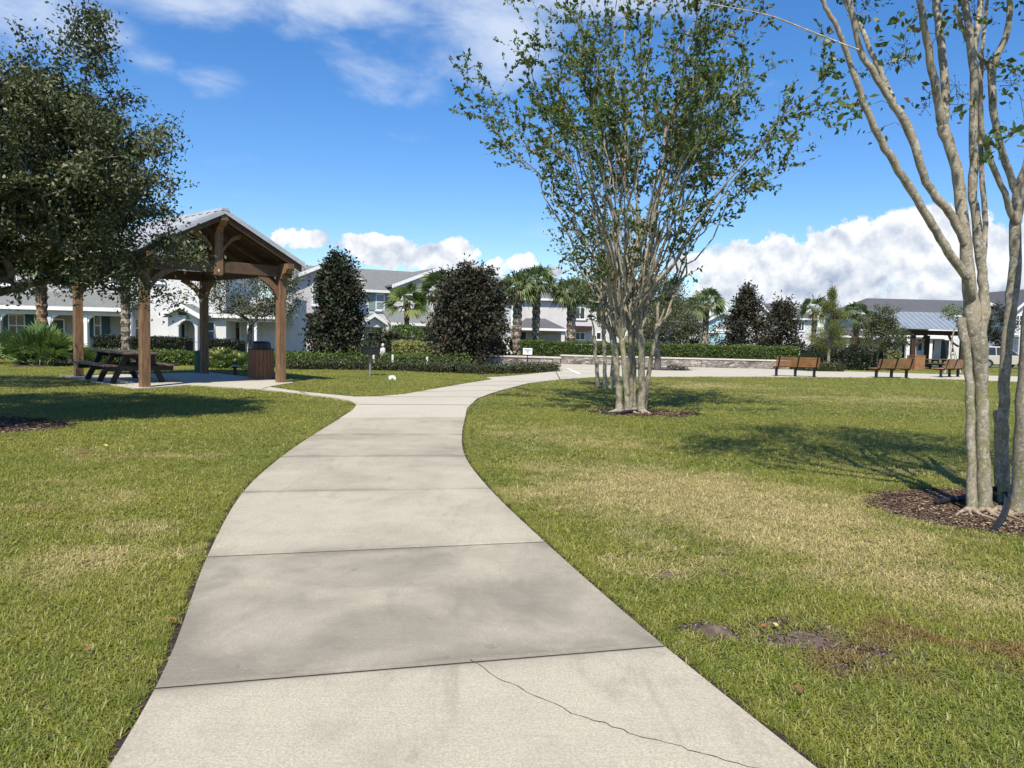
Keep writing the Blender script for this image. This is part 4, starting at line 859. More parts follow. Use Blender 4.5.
def shed(par,F,u0,u1,v0,z0,v1,z1,roofm=m_shg,fas=.2):
    MB().prismv(F,[(v0,z0),(v1,z1),(v1,z1-.12),(v0,z0-.12)],u0,u1).build('porch_roof',roofm,par); MB().box(F,u0-.02,u1+.02,v0-.06,v0-.004,z0-fas,z0+.03).build('fascia',m_trim,par)
def archfront(par,F,v0,v1,u0,u1,ztop,ops,mt,z0=-1.2,name='porch_arcade'):
    poly=[(u0,z0),(u0,ztop),(u1,ztop),(u1,z0)]
    for (a,b,zt,r) in sorted(ops,reverse=True):
        seg=[(b,z0),(b,zt-r)]; n=8
        for k in range(1,n): t=PI/2*k/n; seg.append((b-r+r*math.cos(t),zt-r+r*math.sin(t)))
        seg.append((b-r,zt)); seg.append((a+r,zt))
        for k in range(1,n): t=PI/2*k/n; seg.append((a+r-r*math.sin(t),zt-r+r*math.cos(t)))
        seg+=[(a,zt-r),(a,z0)]; poly+=seg
    return MB().prism(F,poly,v0,v1).build(name,mt,par)
def door(par,F,x0,y0,x1,v,mt=m_door,zb=-1.0,side=True):
    u0,zt=F.pix(x0,y0,v); u1=F.pix(x1,y0,v)[0]; o=MB().box(F,u0,u1,v-.06,v-.004,zb,zt).build('door',mt,par); mb=MB(); q=.1
    mb.box(F,u0-q,u0-.003,v-.09,v-.003,zb,zt+q); mb.box(F,u1+.003,u1+q,v-.09,v-.003,zb,zt+q); mb.box(F,u0-.002,u1+.002,v-.09,v-.003,zt+.003,zt+q); mb.build('door_frame',m_trim,o); MB().box(F,u1-.14,u1-.09,v-.1,v-.062,(zt)-1.1,zt-1.02).build('handle',m_grey,o)
# --- House A: long porch townhouse on the left
F=Fr(-30,47,0,0); A=thing('townhouse',(F.x,F.y,-.4),'pale grey townhouse with long shaded porch and navy shutters behind the oak','house')
U=lambda px,v=0:F.pix(px,310,v)[0]; Zp=lambda px,py,v=0:F.pix(px,py,v)[1]
ze=Zp(60,309); u0,u1=U(-60),U(131)
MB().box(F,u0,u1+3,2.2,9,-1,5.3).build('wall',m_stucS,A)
sh_u1=U(133)
shed(A,F,u0-.2,U(131)+.1,-.35,ze+.12,2.19,ze+1.15)
MB().box(F,u0,U(131),-.1,.12,ze-.36,ze-.08).build('porch_beam',m_stucC,A)
for a,b in ((-4,1),(46,52),(84.5,88),(128,132)):
    MB().box(F,U(a),U(b),-.12,.14,-1,ze-.36).build('porch_post',m_stucC if b<60 or a>100 else m_trim,A)
for a,sg in ((52,1),(84.5,-1),(88,1),(128,-1),(46,-1),(1,1)):
    uu=U(a); z_=ze-.365; MB().prism(F,[(uu,z_),(uu+sg*.42,z_),(uu+sg*.3,z_-.05),(uu+sg*.1,z_-.2),(uu+sg*.04,z_-.42),(uu,z_-.42)],-.06,.08).build('bracket',m_trim,A)
win(A,F,8.5,314,26,337,2.2,m_glassD,2,sh=m_shA,shw=.5); win(A,F,94,314,102,337,2.2,m_glassD,1,sh=m_shA,shw=.5); door(A,F,54,320,64,2.2,m_door)
for a in (0,60,110): win(A,F,a,262,a+18,285,2.2,m_glass,1)
sidegable(A,F,u0,u1+3,2.2,10,5.3,7.9,wall=False)
# --- House A2: white arched portico house
F=Fr(-23,48,0,0); A2=thing('townhouse',(F.x,F.y,-.4),'white stucco townhouse with small arched gable portico seen under the shelter roof','house')
sh0=U(131.5); a1=U(226)
MB().box(F,U(132),a1,0,6,-1,5.3).build('wall',m_stucW,A2)
MB().box(F,a1,U(285),1.8,5,-1,3.3).build('wall',m_stucG,A2)
sidegable(A2,F,U(133),U(228),0,6,5.3,7.0,wall=False)
# portico, 1.6m proud
vv=-1.5; pu0,pu1=F.pix(168,330,vv)[0],F.pix(197.5,330,vv)[0]; pz_=Zp(183,314.5,vv); ppk=Zp(187,306.5,vv); oa,ob=F.pix(178.5,330,vv)[0],F.pix(194.8,330,vv)[0]; oz=Zp(187,320.3,vv)
archfront(A2,F,vv,vv+.25,pu0,pu1,pz_,[(oa,ob,oz,(ob-oa)/2-.001)],m_stucW)
MB().prism(F,[(pu0,pz_),(pu1,pz_),((pu0+pu1)/2,ppk)],vv,vv+.25).build('gable_wall',m_stucW,A2)
MB().box(F,pu0,pu0+.22,vv+.252,-.002,-1,pz_).build('side_wall',m_stucW,A2); MB().box(F,pu1-.22,pu1,vv+.252,-.002,-1,pz_).build('side_wall',m_stucW,A2)
gablefront(A2,F,pu0,pu1,vv,-.0,pz_,ppk,wall=False,ovh=.38)
MB().box(F,(pu0+pu1)/2-.25,(pu0+pu1)/2+.25,vv-.04,vv-.003,oz+.3,oz+.48).build('vent',m_door,A2)
door(A2,F,180,324,185,0,m_shA); win(A2,F,134.5,318,140.5,338,0,m_glass,1); win(A2,F,206,321,215.5,341,0,m_glass,1); 
for a in (150,): win(A2,F,a,262,a+16,283,0,m_glass,1)
ze=Zp(250,317); shed(A2,F,U(208),U(287),-.3,ze+.1,1.79,ze+.9); MB().box(F,a1+.01,U(287),-.05,.15,ze-.3,ze-.08).build('porch_beam',m_stucW,A2)
for a,b in ((247.5,250.5),(254.5,257)): MB().box(F,U(a),U(b),-.06,.16,-1,ze-.3).build('porch_post',m_trim,A2)
door(A2,F,231,323,240,1.8,m_doorB); MB().box(F,U(263,1.8),U(284,1.8),1.74,1.795,-1,ze-.35).build('garage_door',m_stucC,A2)
# --- House B: rotated two storey with gables
ang=rad(27); bx,by,_=at(296,330,60.5); F=Fr(bx,by,ang,0); B=thing('townhouse',(bx,by,-.45),'grey two storey townhouse with sage shutters and two gables left of centre','house')
vB=1.6; UB=lambda px,py=300,v=0:F.pix(px,py,v)[0]; ZB=lambda px,py,v=0:F.pix(px,py,v)[1]
# left gable bay, flush v=0
gu0=0.; gzp=ZB(327,264.5); gze=ZB(297,276.5); gum=UB(327,264); gu1=2*gum-gu0
gablefront(B,F,gu0,gu1,0,9,gze,gzp,wallm=m_stucL,ovh=.45)
# main recessed wall
mu1=UB(419,290,vB); mze=ZB(375,290.5,vB); 
MB().box(F,gu1-.1,mu1+9,vB,9,-1.2,mze).build('wall',m_stucC,B)
sidegable(B,F,gu0+1,mu1+9.5,vB,10.5,mze,mze+2.1,wall=False)
# right gable bay
rv=.5; ru0=UB(396,300,rv); rum=UB(436,269,rv); rze=ZB(397,285,rv); rzp=ZB(436,270,rv); 
gablefront(B,F,ru0,2*rum-ru0,rv,8,rze,rzp,wallm=m_stucL,ovh=.5)
win(B,F,312,284,324,305.5,0,m_blind,1); win(B,F,375.5,293.5,384.5,310.5,vB,m_blind,1,sh=m_shB,shw=.55)
# maroon awning under left gable
u_a=UB(303,313); u_b=UB(330,313); MB().box(F,u_a,u_b,-.9,-.003,ZB(315,319),ZB(315,313.5)).build('pergola_awning',m_awn,B)
for k in range(7): MB().box(F,u_a+.05+k*(u_b-u_a-.2)/6,u_a+.17+k*(u_b-u_a-.2)/6,-1.2,-.9,ZB(315,316.5),ZB(315,314)).build('rafter_tail',m_awn,B)
win(B,F,311,321,326,346,0,m_glassD,2)
# small portico
pv=-.2; pa,pb=UB(361,330,pv),UB(386,330,pv); pze=ZB(375,324,pv); pzp=ZB(374,315.5,pv)
gablefront(B,F,pa,pb,pv,vB,pze,pzp,wall=False,ovh=.3); MB().prism(F,[(pa,pze-.25),(pb,pze-.25),(pb,pze),((pa+pb)/2,pzp),(pa,pze)],pv,pv+.2).build('gable_wall',m_stucC,B)
for a in (pa,pb-.25): MB().box(F,a,a+.25,pv,pv+.25,-1.2,pze-.25).build('porch_post',m_trim,B)
door(B,F,368,333,376,vB,m_door); 
u_=UB(389,330,vB); MB().box(F,u_,u_+.5,vB-.05,vB-.004,ZB(390,345,vB),ZB(390,328,vB)).build('shutter',m_shB,B)
# porch across right bay
qv=-1.6; qa,qb=UB(393,330,qv),UB(500,330,qv); qz=ZB(410,324.5,qv)
shed(B,F,qa-.3,qb,qv-.35,qz+.1,rv-.004,qz+1.15); ops=[(UB(397.5,330,qv),UB(410.5,330,qv),ZB(404,328,qv),.35),(UB(415.5,330,qv),UB(437,330,qv),ZB(425,328,qv),.35),(UB(445,330,qv),UB(470,330,qv),ZB(457,328,qv),.35)]
archfront(B,F,qv,qv+.3,qa,qb,qz-.05,ops,m_stucL)
door(B,F,426,333,431,rv,m_door); win(B,F,420,333,424,348,rv,m_glassD,1); win(B,F,402,294,412,310,rv,m_blind,1)
# --- House C: behind stone wall, centre
F=Fr(*at(560,330,78)[:2],0,0); Cc=thing('house',(F.x,F.y,-.45),'beige two storey house with hip porch roof behind the three thick palms','house')
U=lambda px,v=0:F.pix(px,310,v)[0]
cu0,cu1=U(514),U(626); cze=Zp(550,299)
MB().box(F,cu0,cu1,0,9,-1,cze).build('wall',m_stucG,Cc); sidegable(Cc,F,cu0,cu1,0,9,cze,cze+1.9,wall=False,hip=3.)
MB().box(F,cu0,U(519),-.4,-.003,-1,cze-.1).build('pilaster',m_stucW,Cc); 
pu0,pu1=U(515.5,-2.5),U(565.5,-2.5); pze=Zp(540,328.5,-2.5); mb=MB(); a,b=pu0-.2,pu1+.2; um=F.pix(541,320,0)[0]; zp_=Zp(541,318.5,-.0)
mb.add([F.W(a,-2.8,pze),F.W(b,-2.8,pze),F.W(b,-.01,pze),F.W(a,-.01,pze),F.W(a+1.3,-.01,zp_),F.W(a+3.2,-.01,zp_)],[(0,1,5,4),(0,4,3),(1,2,5),(0,3,2,1),(2,3,4,5)]); mb.build('porch_roof',m_shgD,Cc)
MB().box(F,a-.02,b+.02,-2.86,-2.805,pze-.2,pze+.03).build('fascia',m_trim,Cc)
for q in (pu0,pu1-.35): MB().box(F,q,q+.35,-2.6,-2.3,-1,pze-.2).build('porch_post',m_stucC,Cc)
MB().box(F,U(538),U(560),-.12,-.004,-1,Zp(550,334)).build('garage_door',m_stucL,Cc); door(Cc,F,520,332,526,0,m_door)
for a in (575,596): win(Cc,F,a,307,a+10,319.5,0,m_glassD,2,rail=False); win(Cc,F,a,332,a+10,340,0,m_glassD,2,rail=False)
MB().box(F,U(573.5),U(592),-.9,-.004,Zp(580,330),Zp(580,326)).build('awning',m_awn,Cc)
# --- far grey roofed cottage + blue house
F=Fr(*at(694,330,92)[:2],0,0); o=thing('cottage',(F.x,F.y,-.45),'low grey roofed house edge between the palm and the dark tree clump','house')
sidegable(o,F,F.pix(676,320)[0],F.pix(706,320)[0],0,7,F.pix(694,321)[1],F.pix(694,312)[1],wallm=m_stucG); win(o,F,686,326,694,334,0,m_glassD,1)
F=Fr(*at(722,330,90)[:2],-.15,0); o=thing('blue_house',(F.x,F.y,-.45),'light blue gabled house behind the hedge between palm and magnolia','house')
uA,uB_=F.pix(708.5,322)[0],F.pix(738,322)[0]; gablefront(o,F,uA,uB_,0,9,F.pix(710,320.5)[1],F.pix(723,312.5)[1],wallm=m_blue); win(o,F,716.5,321.5,724,330.5,0,m_blind,1); win(o,F,725,321.5,730,330.5,0,m_glassD,1)
MB().box(F,uA,uB_,-.08,-.004,F.pix(720,333)[1],F.pix(720,331.8)[1]).build('belt_board',m_trim,o)
# --- House E white behind magnolias
F=Fr(*at(790,330,96)[:2],0,0); o=thing('house',(F.x,F.y,-.45),'white two storey house with dark hip roof behind the two magnolias','house')
U=lambda px,v=0:F.pix(px,318,v)[0]; eu0,eu1=U(750),U(818); eze=Zp(800,318.5); sidegable(o,F,eu0,eu1,0,9,eze,Zp(790,304,4.5),wallm=m_stucW,roofm=m_shgD,hip=3)
gablefront(o,F,U(744),U(768),-1,5,eze+.2,Zp(757,304),wallm=m_stucW,roofm=m_shgD)
for a in (798.5,): win(o,F,a,320.5,a+5.5,331,0,m_glassD,2,rail=False); win(o,F,a,341,a+5.5,351,0,m_glassD,2,rail=False)
F=Fr(*at(840,330,86)[:2],0,0); o=thing('porch_house',(F.x,F.y,-.45),'low porch wing with white post between the cypress and the far oak','house'); U=lambda px,v=0:F.pix(px,330,v)[0]
uA,uB_=U(844),U(880); z_=Zp(855,336); MB().box(F,uA,uB_,1.8,8,-1,z_).build('wall',m_stucC,o); sidegable(o,F,uA,uB_,0,8,z_,Zp(860,327,4),roofm=m_shgD,wall=False,hip=2.5)
for a in (847,868): MB().box(F,U(a),U(a+2.4),.05,.35,-1,z_-.02).build('porch_post',m_trim,o)
# --- House F far right long row
F=Fr(*at(930,330,93)[:2],0,0); o=thing('townhouse_row',(F.x,F.y,-.45),'long white row house with dark shingle roof behind the far pavilion','house')
U=lambda px,v=0:F.pix(px,314,v)[0]; ZF=lambda px,py,v=0:F.pix(px,py,v)[1]
fu0,fu1=U(862),U(1075); fze=ZF(920,314.5); sidegable(o,F,fu0,fu1,0,11,fze,ZF(920,299.5,5.5),wallm=m_stucW,roofm=m_shgD,hip=3.4)
pzz=ZF(930,336.5,-2.2); shed(o,F,U(884,-2.2),U(925,-2.2),-2.4,pzz+.1,-.004,pzz+1.1,roofm=m_shgD); 
MB().box(F,U(928,-2.6),U(958,-2.6),-2.7,-.004,pzz-.25,pzz+.1).build('porch_canopy',m_trim,o)
for a,b in ((893,895.4),(908,911.5),(930,934)): MB().box(F,U(a,-2.2),U(b,-2.2),-2.3,-1.95,-1,pzz-.26).build('porch_post',m_trim,o)
win(o,F,884,341,892,350,0,m_glass,1); win(o,F,922,340,930,350.5,0,m_blind,1,sh=m_shA,shw=.4); door(o,F,902,342,908,0,m_door); door(o,F,941,340,949,0,m_door); win(o,F,950,342,955,353,0,m_glassD,1)
for a in (868,884,905,960): win(o,F,a,318,a+8,328,0,m_glass,1)
F=Fr(*at(1000,330,82)[:2],0,0); o=thing('gabled_wing',(F.x,F.y,-.45),'pale blue gable end with white rake behind the big tree stems','house'); U=lambda px,v=0:F.pix(px,318,v)[0]
gablefront(o,F,U(974),U(1014),0,1.6,ZF(985,313.5),ZF(985,303.5),up_=U(985),wallm=m_blue,roofm=m_shgD)
win(o,F,996,312,1003,319,0,m_blind,1); win(o,F,988,335,996,345,0,m_glassD,1)
F=Fr(*at(1035,330,78)[:2],0,0); o=thing('balcony_house',(F.x,F.y,-.45),'white house with dark windows and balcony at the far right edge','house'); U=lambda px,v=0:F.pix(px,318,v)[0]
gablefront(o,F,U(1012.5),U(1060),0,8,ZF(1020,312),ZF(1040,290),wallm=m_stucW,roofm=m_shgD); win(o,F,1016,315,1022,326,0,m_glassD,2); win(o,F,1025,315,1031,326,0,m_glassD,2)
MB().box(F,U(1012),U(1058),-1.2,-.004,ZF(1020,337),ZF(1020,335)).build('balcony_floor',m_trim,o)
mb=MB()
for k in range(22): mb.box(F,U(1012)+k*.2,U(1012)+k*.2+.05,-1.2,-1.15,ZF(1020,335),ZF(1020,328))
mb.box(F,U(1012),U(1058),-1.22,-1.13,ZF(1020,328.4),ZF(1020,327.4)); mb.build('railing',m_trim,o)
for a in (1013,1023,1040): MB().box(F,U(a),U(a)+.2,-1.2,-1.0,-1,ZF(1020,337.2)).build('porch_post',m_trim,o)
win(o,F,1016,340,1021,352,0,m_glassD,1)

# ================================================================== FAR PAVILION
x,y,_=at(932,360,57); z=G(x,57); F=Fr(x,57,.0,z); t=thing('far_pavilion',(x,57,z),'distant pavilion with wide blue-grey metal roof behind the benches','pavilion')
U=lambda px,v=0:F.pix(px,329,v)[0]; ua,ub=U(894,-.5),U(972,-.5); ez_=F.pix(930,329.3,-.5)[1]; 
mb=MB(); vm=2.5; pk=ez_+1.05+.25
mb.prismv(F,[(-.5,ez_),(vm,pk),(vm,pk+.05),(-.5,ez_+.05)],ua,ub); mb.prismv(F,[(vm,pk),(5.5,ez_),(5.5,ez_+.05),(vm,pk+.05)],ua,ub)
k=ua
while k<ub: mb.prismv(F,[(-.5,ez_+.05),(vm,pk+.05),(vm,pk+.09),(-.5,ez_+.09)],k,k+.03); k+=.4
m_metB=mat('metal_roofing_blue',(.27,.31,.35),(.23,.27,.31),2,.45,metal=.1); mb.build('metal_roof',m_metB,t)
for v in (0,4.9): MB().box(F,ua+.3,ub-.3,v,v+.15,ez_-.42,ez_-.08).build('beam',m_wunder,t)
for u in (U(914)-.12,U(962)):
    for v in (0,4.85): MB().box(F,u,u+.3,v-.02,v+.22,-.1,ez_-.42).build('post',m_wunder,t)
for u,s_ in ((U(914),1),(U(914),-1),(U(962),-1)):
    mb=MB(); p0=None
    for i in range(7): 
        q=i/6; p1=F.W(u+s_*(.15+.75*q+.1*math.sin(PI*q)),.05,ez_-1.2+.8*q-.1*math.sin(PI*q)); 
        if p0: mb.bar(p0,p1,.13,.13)
        p0=p1
    mb.build('brace',m_wunder,t)
for v0_ in (0,): pass
xx,yy,_=at(928,362,56.5); picnic(xx,55.6,.1,G(xx,56),'distant picnic table under the blue-grey roofed pavilion',Lt=2.2)
x,y,_=at(916,360,54); z=G(x,54); t=thing('wooden_bin',(x,54,z),'light wooden bin standing before the distant pavilion','bin')
mb=MB(); Q=Fr(x,54,.2,z)
for k in range(8): mb.box(Q,-.42+.105*k,-.42+.105*k+.095,-.4,-.37,0,.98)
mb.box(Q,-.42,.42,-.365,.4,.02,.96); mb.build('slat_panel',m_bench,t); MB().box(Q,-.44,.44,-.42,.42,.982,1.02).build('lid',m_bench,t)

# ================================================================== CAR (beige SUV, far right)
def suv(px,Yc,label):
    x,y,_=at(px,360,Yc); z=G(x,Yc); t=thing('parked_car',(x,Yc,z),label,'car',rz=0); Q=Fr(0,0)
    body=[(-2.2,.35),(-2.25,.6),(-2.2,.95),(-1.95,1.02),(1.15,1.05),(2.0,.95),(2.25,.75),(2.25,.4),(1.85,.32),(1.78,.5),(1.6,.66),(1.4,.7),(1.2,.66),(1.02,.5),(.95,.32),(-.95,.3),(-1.02,.5),(-1.2,.66),(-1.4,.7),(-1.6,.66),(-1.78,.5),(-1.85,.32)]
    MB().prism(Q,body,-.88,.88).build('body',m_car,t,local=True,bevel=.05)
    mb=MB(); lo=[(-2.0,1.0),(1.05,1.05)]; hi=[(-1.7,1.66),(.25,1.66)]
    vs=[(-2.05,-.82,1.0),(1.15,-.82,1.04),(.35,-.68,1.66),(-1.8,-.68,1.66)]; vs+=[(a,-b,c) for a,b,c in vs]; mb.add(vs,[(0,1,2,3),(7,6,5,4),(0,3,7,4),(1,5,6,2),(3,2,6,7),(0,4,5,1)]); mb.build('windows',m_glassD,t,local=True)
    mb=MB(); mb.add([(-1.82,-.69,1.66),(.38,-.69,1.66),(.2,-.62,1.74),(-1.75,-.62,1.74)]+[(-1.82,.69,1.66),(.38,.69,1.66),(.2,.62,1.74),(-1.75,.62,1.74)],[(0,1,2,3),(7,6,5,4),(3,2,6,7),(0,3,7,4),(1,5,6,2),(0,4,5,1)])
    for a,b in ((-1.8,-1.82),(-.75,-.75),(.3,1.1)):
        for s_ in (-1,1): mb.bar((b,s_*.835,1.02),(a,s_*.695,1.67),.07,.03)
    mb.build('roof',m_car,t,local=True)
    for u in (-1.4,1.4):
        for s_ in (-1,1):
            mb=MB(); mb.tube([(u,s_*.9,.34),(u,s_*.68,.34)],.34,20); o=mb.build('wheel',m_tyre,t,local=True); mb=MB(); mb.tube([(u,s_*.91,.34),(u,s_*.86,.34)],.2,14); mb.build('rim',m_grey,o,local=True)
    for s_ in (-1,1): MB().box(Q,-2.262,-2.2,s_*.72-.1,s_*.72+.1,.7,.92).build('tail_light',m_red,t,local=True); MB().box(Q,2.2,2.262,s_*.62-.15,s_*.62+.15,.66,.8).build('headlight',m_white,t,local=True)
    return t
suv(999,62,'beige parked car half hidden behind the foreground tree stems')
# garden posts and statue near hedge
for px,py,lab in ((373.5,361,'thin white stake just right of the grill'),(392.5,361,'white stake in the shrubs above the valve box'),(427,361,'short white stake near the large magnolia')):
    x,y,_=at(px,py,28.5); o=MB().box(Fr(x,28.5,.3,0),-.035,.035,-.035,.035,-.02,.55 if px!=427 else .5).build('garden_stake',m_white,bevel=.006); tag(o,lab,'stake','white garden stakes')
x,y,_=at(382.8,350,33); t=thing('garden_statue',(x,33,0),'small pale stone statue of a seated figure above the shrubs','statue')
mb=MB(); mb.lathe((x,33,0),[(.13,0),(.13,.08),(.09,.12),(.09,.34),(.12,.36),(.12,.4)],12); mb.build('pedestal',m_stucC,t)
mb=MB(); mb.lathe((x,33,.4),[(.12,0),(.14,.05),(.11,.13),(.12,.22),(.09,.28),(.04,.31),(.035,.34),(.06,.37),(.065,.42),(.04,.47),(0,.48)],14,sy=.8); mb.build('figure',m_stucC,t,smooth=True)
# leaning white stakes of propped palm
x0,y0,_=at(516,366,40); 
t=thing('tree_prop',(x0,40,G(x0,40)),'pale timber props leaning together at the leftmost thick palm','tree stake'); mb=MB()
for a,b,c,d in ((501,338,512,354),(509,341,507,354.5),(508,348,513,357)): 
    mb=MB(); mb.bar(at(a,b,40.5),at(c,d,39.6),.07,.07); mb.build('prop',m_stake,t)
# white parking line
mb=MB(); strip(mb,gp(567.5,368.4,ZP),gp(580,374.2,ZP),.16,ZP+.006); strip(mb,gp(560.,369.6,ZP),gp(600,369.2,ZP),.10,ZP+.006)
mb.build('pavement_marking',m_paintW)['kind']='structure'
# kerb of lone-tree island
isx,isy=PT; o=sheet('tree_island_soil',ellipse(isx,isy,1.5,.9,26,.05),ZP+.006,m_mulchb,.6)

# ================================================================== TREES
def crape(x,y,z0,stems,Rz,nprim,label,nleaf,lsize,seed,group='crape myrtles in the lawn',r0=.032,tw=1.,lean=(0,0),lowlim=None):
    rr=np.random.default_rng(seed); t=thing('crape_myrtle',(x,y,z0),label,'tree',group); S=[]; kn=[]
    for (bx,by,kx,ky,kz,r) in stems:
        n=7; pts=[];rs=[]
        for i in range(n):
            q=i/(n-1); w_=math.sin(PI*q)*.03; pts.append(np.array([bx+(kx-bx)*q**1.3+rr.normal()*.012,by+(ky-by)*q**1.3+rr.normal()*.012,z0+(kz-z0)*q])); rs.append(r*.82*(1.35 if i==0 else (1.0-.15*q+(.16 if i==n-1 else 0)))*(1+rr.normal()*.04))
        pts[0][2]=z0-.03; kp=pts[-1]; pts=pts+[kp+np.array([0,0,r*.7]),kp+np.array([0,0,r*1.15])]; rs=rs+[r*.85,r*.2]; S.append((pts,rs)); kn.append((kp,r))
        for _ in range(2): # surface roots
            a=rr.random()*6.28; S.append(([np.array([bx,by,z0+.06]),np.array([bx+.12*math.cos(a),by+.12*math.sin(a),z0+.03]),np.array([bx+.35*math.cos(a),by+.35*math.sin(a),z0-.01])],[r*.6,r*.35,.006]))
    K=np.array([k[0] for k in kn]); zs=[a for a,b in Rz]; rsr=[b for a,b in Rz]; C=[];Dr=[]
    def twig(p,d,Ln,r,lv):
        m=4; pts=[p]; dd=d.copy()
        for i in range(m): dd=dd+rr.normal(size=3)*.10+np.array([0,0,.03]); dd/=np.linalg.norm(dd); pts.append(pts[-1]+dd*Ln/m)
        S.append((pts,list(np.linspace(r,r*.45,m+1))))
        if lv>0:
            for i in range(1,m+1):
                if rr.random()<.75:
                    e=dd+rr.normal(size=3)*.65; e/=np.linalg.norm(e); twig(pts[i],e,Ln*rr.uniform(.4,.65),r*.5,lv-1)
        if lv==0 or rr.random()<.5:
            k=rr.poisson(nleaf)
            for _ in range(k):
                q=rr.random()*m; i=min(int(q),m-1); pt=pts[i]+(pts[i+1]-pts[i])*(q-i); C.append(pt); e=rr.normal(size=3)*.7+dd*1.1+np.array([0,0,-.2]); Dr.append(e/np.linalg.norm(e))
    for b in range(nprim):
        th=2*PI*(b*.618034%1)+rr.normal()*.15; u=rr.random(); zt=z0+zs[0]+(zs[-1]-zs[0])*(u**.9); Rr=np.interp(zt-z0,zs,rsr); f=math.sqrt(rr.uniform(.12,1.0)); 
        T=np.array([x+lean[0]*(zt-z0)/zs[-1]+math.cos(th)*Rr*f,y+lean[1]*(zt-z0)/zs[-1]+math.sin(th)*Rr*f,zt]); 
        w_=np.linalg.norm(K[:,:2]+(K[:,:2]-np.array([x,y]))*1.5-(T[:2]*.35+np.array([x,y])*.65),axis=1)+rr.random(len(K))*.25; k=int(np.argmin(w_)); p0=K[k]; L0=np.linalg.norm(T-p0)
        c1=p0+np.array([(T[0]-p0[0])*.18,(T[1]-p0[1])*.18,(T[2]-p0[2])*.42]); m=11; pts=[]
        for i in range(m+1):
            q=i/m; pts.append((1-q)**2*p0+2*q*(1-q)*c1+q*q*T+rr.normal(size=3)*(.045*L0/3 if 0<i else 0))
        rb=r0*rr.uniform(.6,1.15)*(L0/4)**.5; rs=[rb*(1-.82*(i/m)**.9) for i in range(m+1)]; S.append((pts,rs))
        for i in range(3,m+1):
            q=i/m; zz=pts[i][2]-z0
            if lowlim and zz<lowlim and rr.random()<.8: continue
            for _ in range(3 if q>.55 else 1):
                dd=(pts[i]-pts[i-1]); dd/=np.linalg.norm(dd); out=np.array([pts[i][0]-x,pts[i][1]-y,.0]); out/=np.linalg.norm(out)+1e-6; d=dd*.8+out*.25+rr.normal(size=3)*.42; d/=np.linalg.norm(d); twig(pts[i],d,rr.uniform(.35,.85)*tw*(1.0 if q>.4 else .7),rs[i]*.55,1)
    limbs('trunk',S,m_crape,t,10,6); C=np.array(C); leaves('crown',C,lsize,l_crape,t,.55,.3,np.array(Dr)); return t
RzC=[(3.6,1.0),(4.2,2.3),(4.7,3.2),(5.2,3.4),(5.8,3.3),(6.7,2.9),(7.4,2.3),(8.15,1.3)]
cx,cy=CT
def cs(bpx,kpx,kpy,dy,r):
    b=gp(bpx,412.5); k=at(kpx,kpy,cy+dy); return (b[0],b[1]+dy,k[0],k[1],k[2],r)
crape(cx+.05,cy,0,[cs(620,613,338,0,.085),cs(627,622,341,-.1,.07),cs(633,630,333,.22,.06),cs(641,640,333,-.05,.09),cs(645,657,326,.15,.06),cs(637,633,340,.3,.055)],RzC,62,'many-stemmed crape myrtle in the middle of the lawn, full leafy crown',13,.080,11,lean=(.0,0),r0=.030,lowlim=4.3)
sx_,sy_=ST; mk=lambda px,kx,dy,r:(gp(px,388)[0],sy_+dy,*at(kx,338,sy_+dy),r)
crape(sx_,sy_,0,[mk(598,594,0,.07),mk(605,604,-.1,.07),mk(611,614,.15,.06)],[(2.6,.7),(3.4,1.3),(4.3,1.6),(5.2,1.3),(5.9,.6)],20,'smaller three-stemmed crape myrtle standing behind the middle one',4,.085,12,r0=.03)
# --- big foreground crape myrtle, stems measured one by one
def st(lst,Yb,Yt):
    pts=[];rs=[];n=len(lst); lst=[(a,b,c*.86) for a,b,c in lst]
    for i,(px,py,r) in enumerate(lst):
        q=i/(n-1); p=at(px,py,Yb+(Yt-Yb)*q); pts.append(np.array(p)); rs.append(r/769*(Yb+(Yt-Yb)*q))
    return pts,rs
mains=[]
def stem(lst,Yb,Yt,ground=False):
    pts,rs=st(lst,Yb,Yt)
    # refine
    P_=spl([tuple(p) for p in pts],3); R_=np.interp(np.linspace(0,len(rs)-1,len(P_)),range(len(rs)),rs); P_=[np.array(p)+NR.normal(size=3)*.004 for p in P_]
    if ground: P_[0][2]=-.03; R_[0]*=1.3
    mains.append((P_,list(R_*(1+NR.normal(size=len(R_))*.03)))); 
stem([(971.5,513,6.5),(971.5,490,5.4),(971,450,5),(970,400,4.8),(967.5,360,4.6),(964,335,5.2),(961.5,318,4.6)],6.72,6.72,True)
stem([(985,516,9.5),(984,490,8.3),(983,450,7.4),(982,400,7.4),(980.5,365,8.6),(977,342,11),(973,318,9.5),(970,290,7.6),(966.5,255,6.8),(962,215,6.4),(958.5,180,6.2),(951,150,5.8),(943,126,6.3)],6.75,6.75,True)
stem([(978,342,8),(983,318,7),(984.5,300,5.6),(983,280,5.2),(979,250,5),(976,215,5),(972.5,188,5),(974,150,4.6),(974,100,4.4),(973,60,4.4),(968,25,4),(964,-10,3.6),(955,-70,2.8),(945,-150,2)],6.75,6.9)
stem([(973,60,4),(978,20,3.4),(983,-15,3),(990,-90,2)],6.87,7.1)
stem([(984,270,3.4),(985,235,3.4),(984,200,3.2),(981,150,3),(980,100,2.8),(982,50,2.4),(988,0,2.2),(995,-60,1.8)],6.95,7.3)
stem([(973,298,4.5),(969,285,5),(964,273,5.4),(952,258,5),(940,238,4.8),(928,218,4.6),(917,199,4.6),(903,178,4.4),(889,155,4.2),(878,134,4),(867,112,3.7),(860,92,3.4),(853,72,3.2),(846,52,3),(840,34,2.8),(830,16,2.5),(823,0,2.4),(812,-40,1.8)],6.7,6.2)
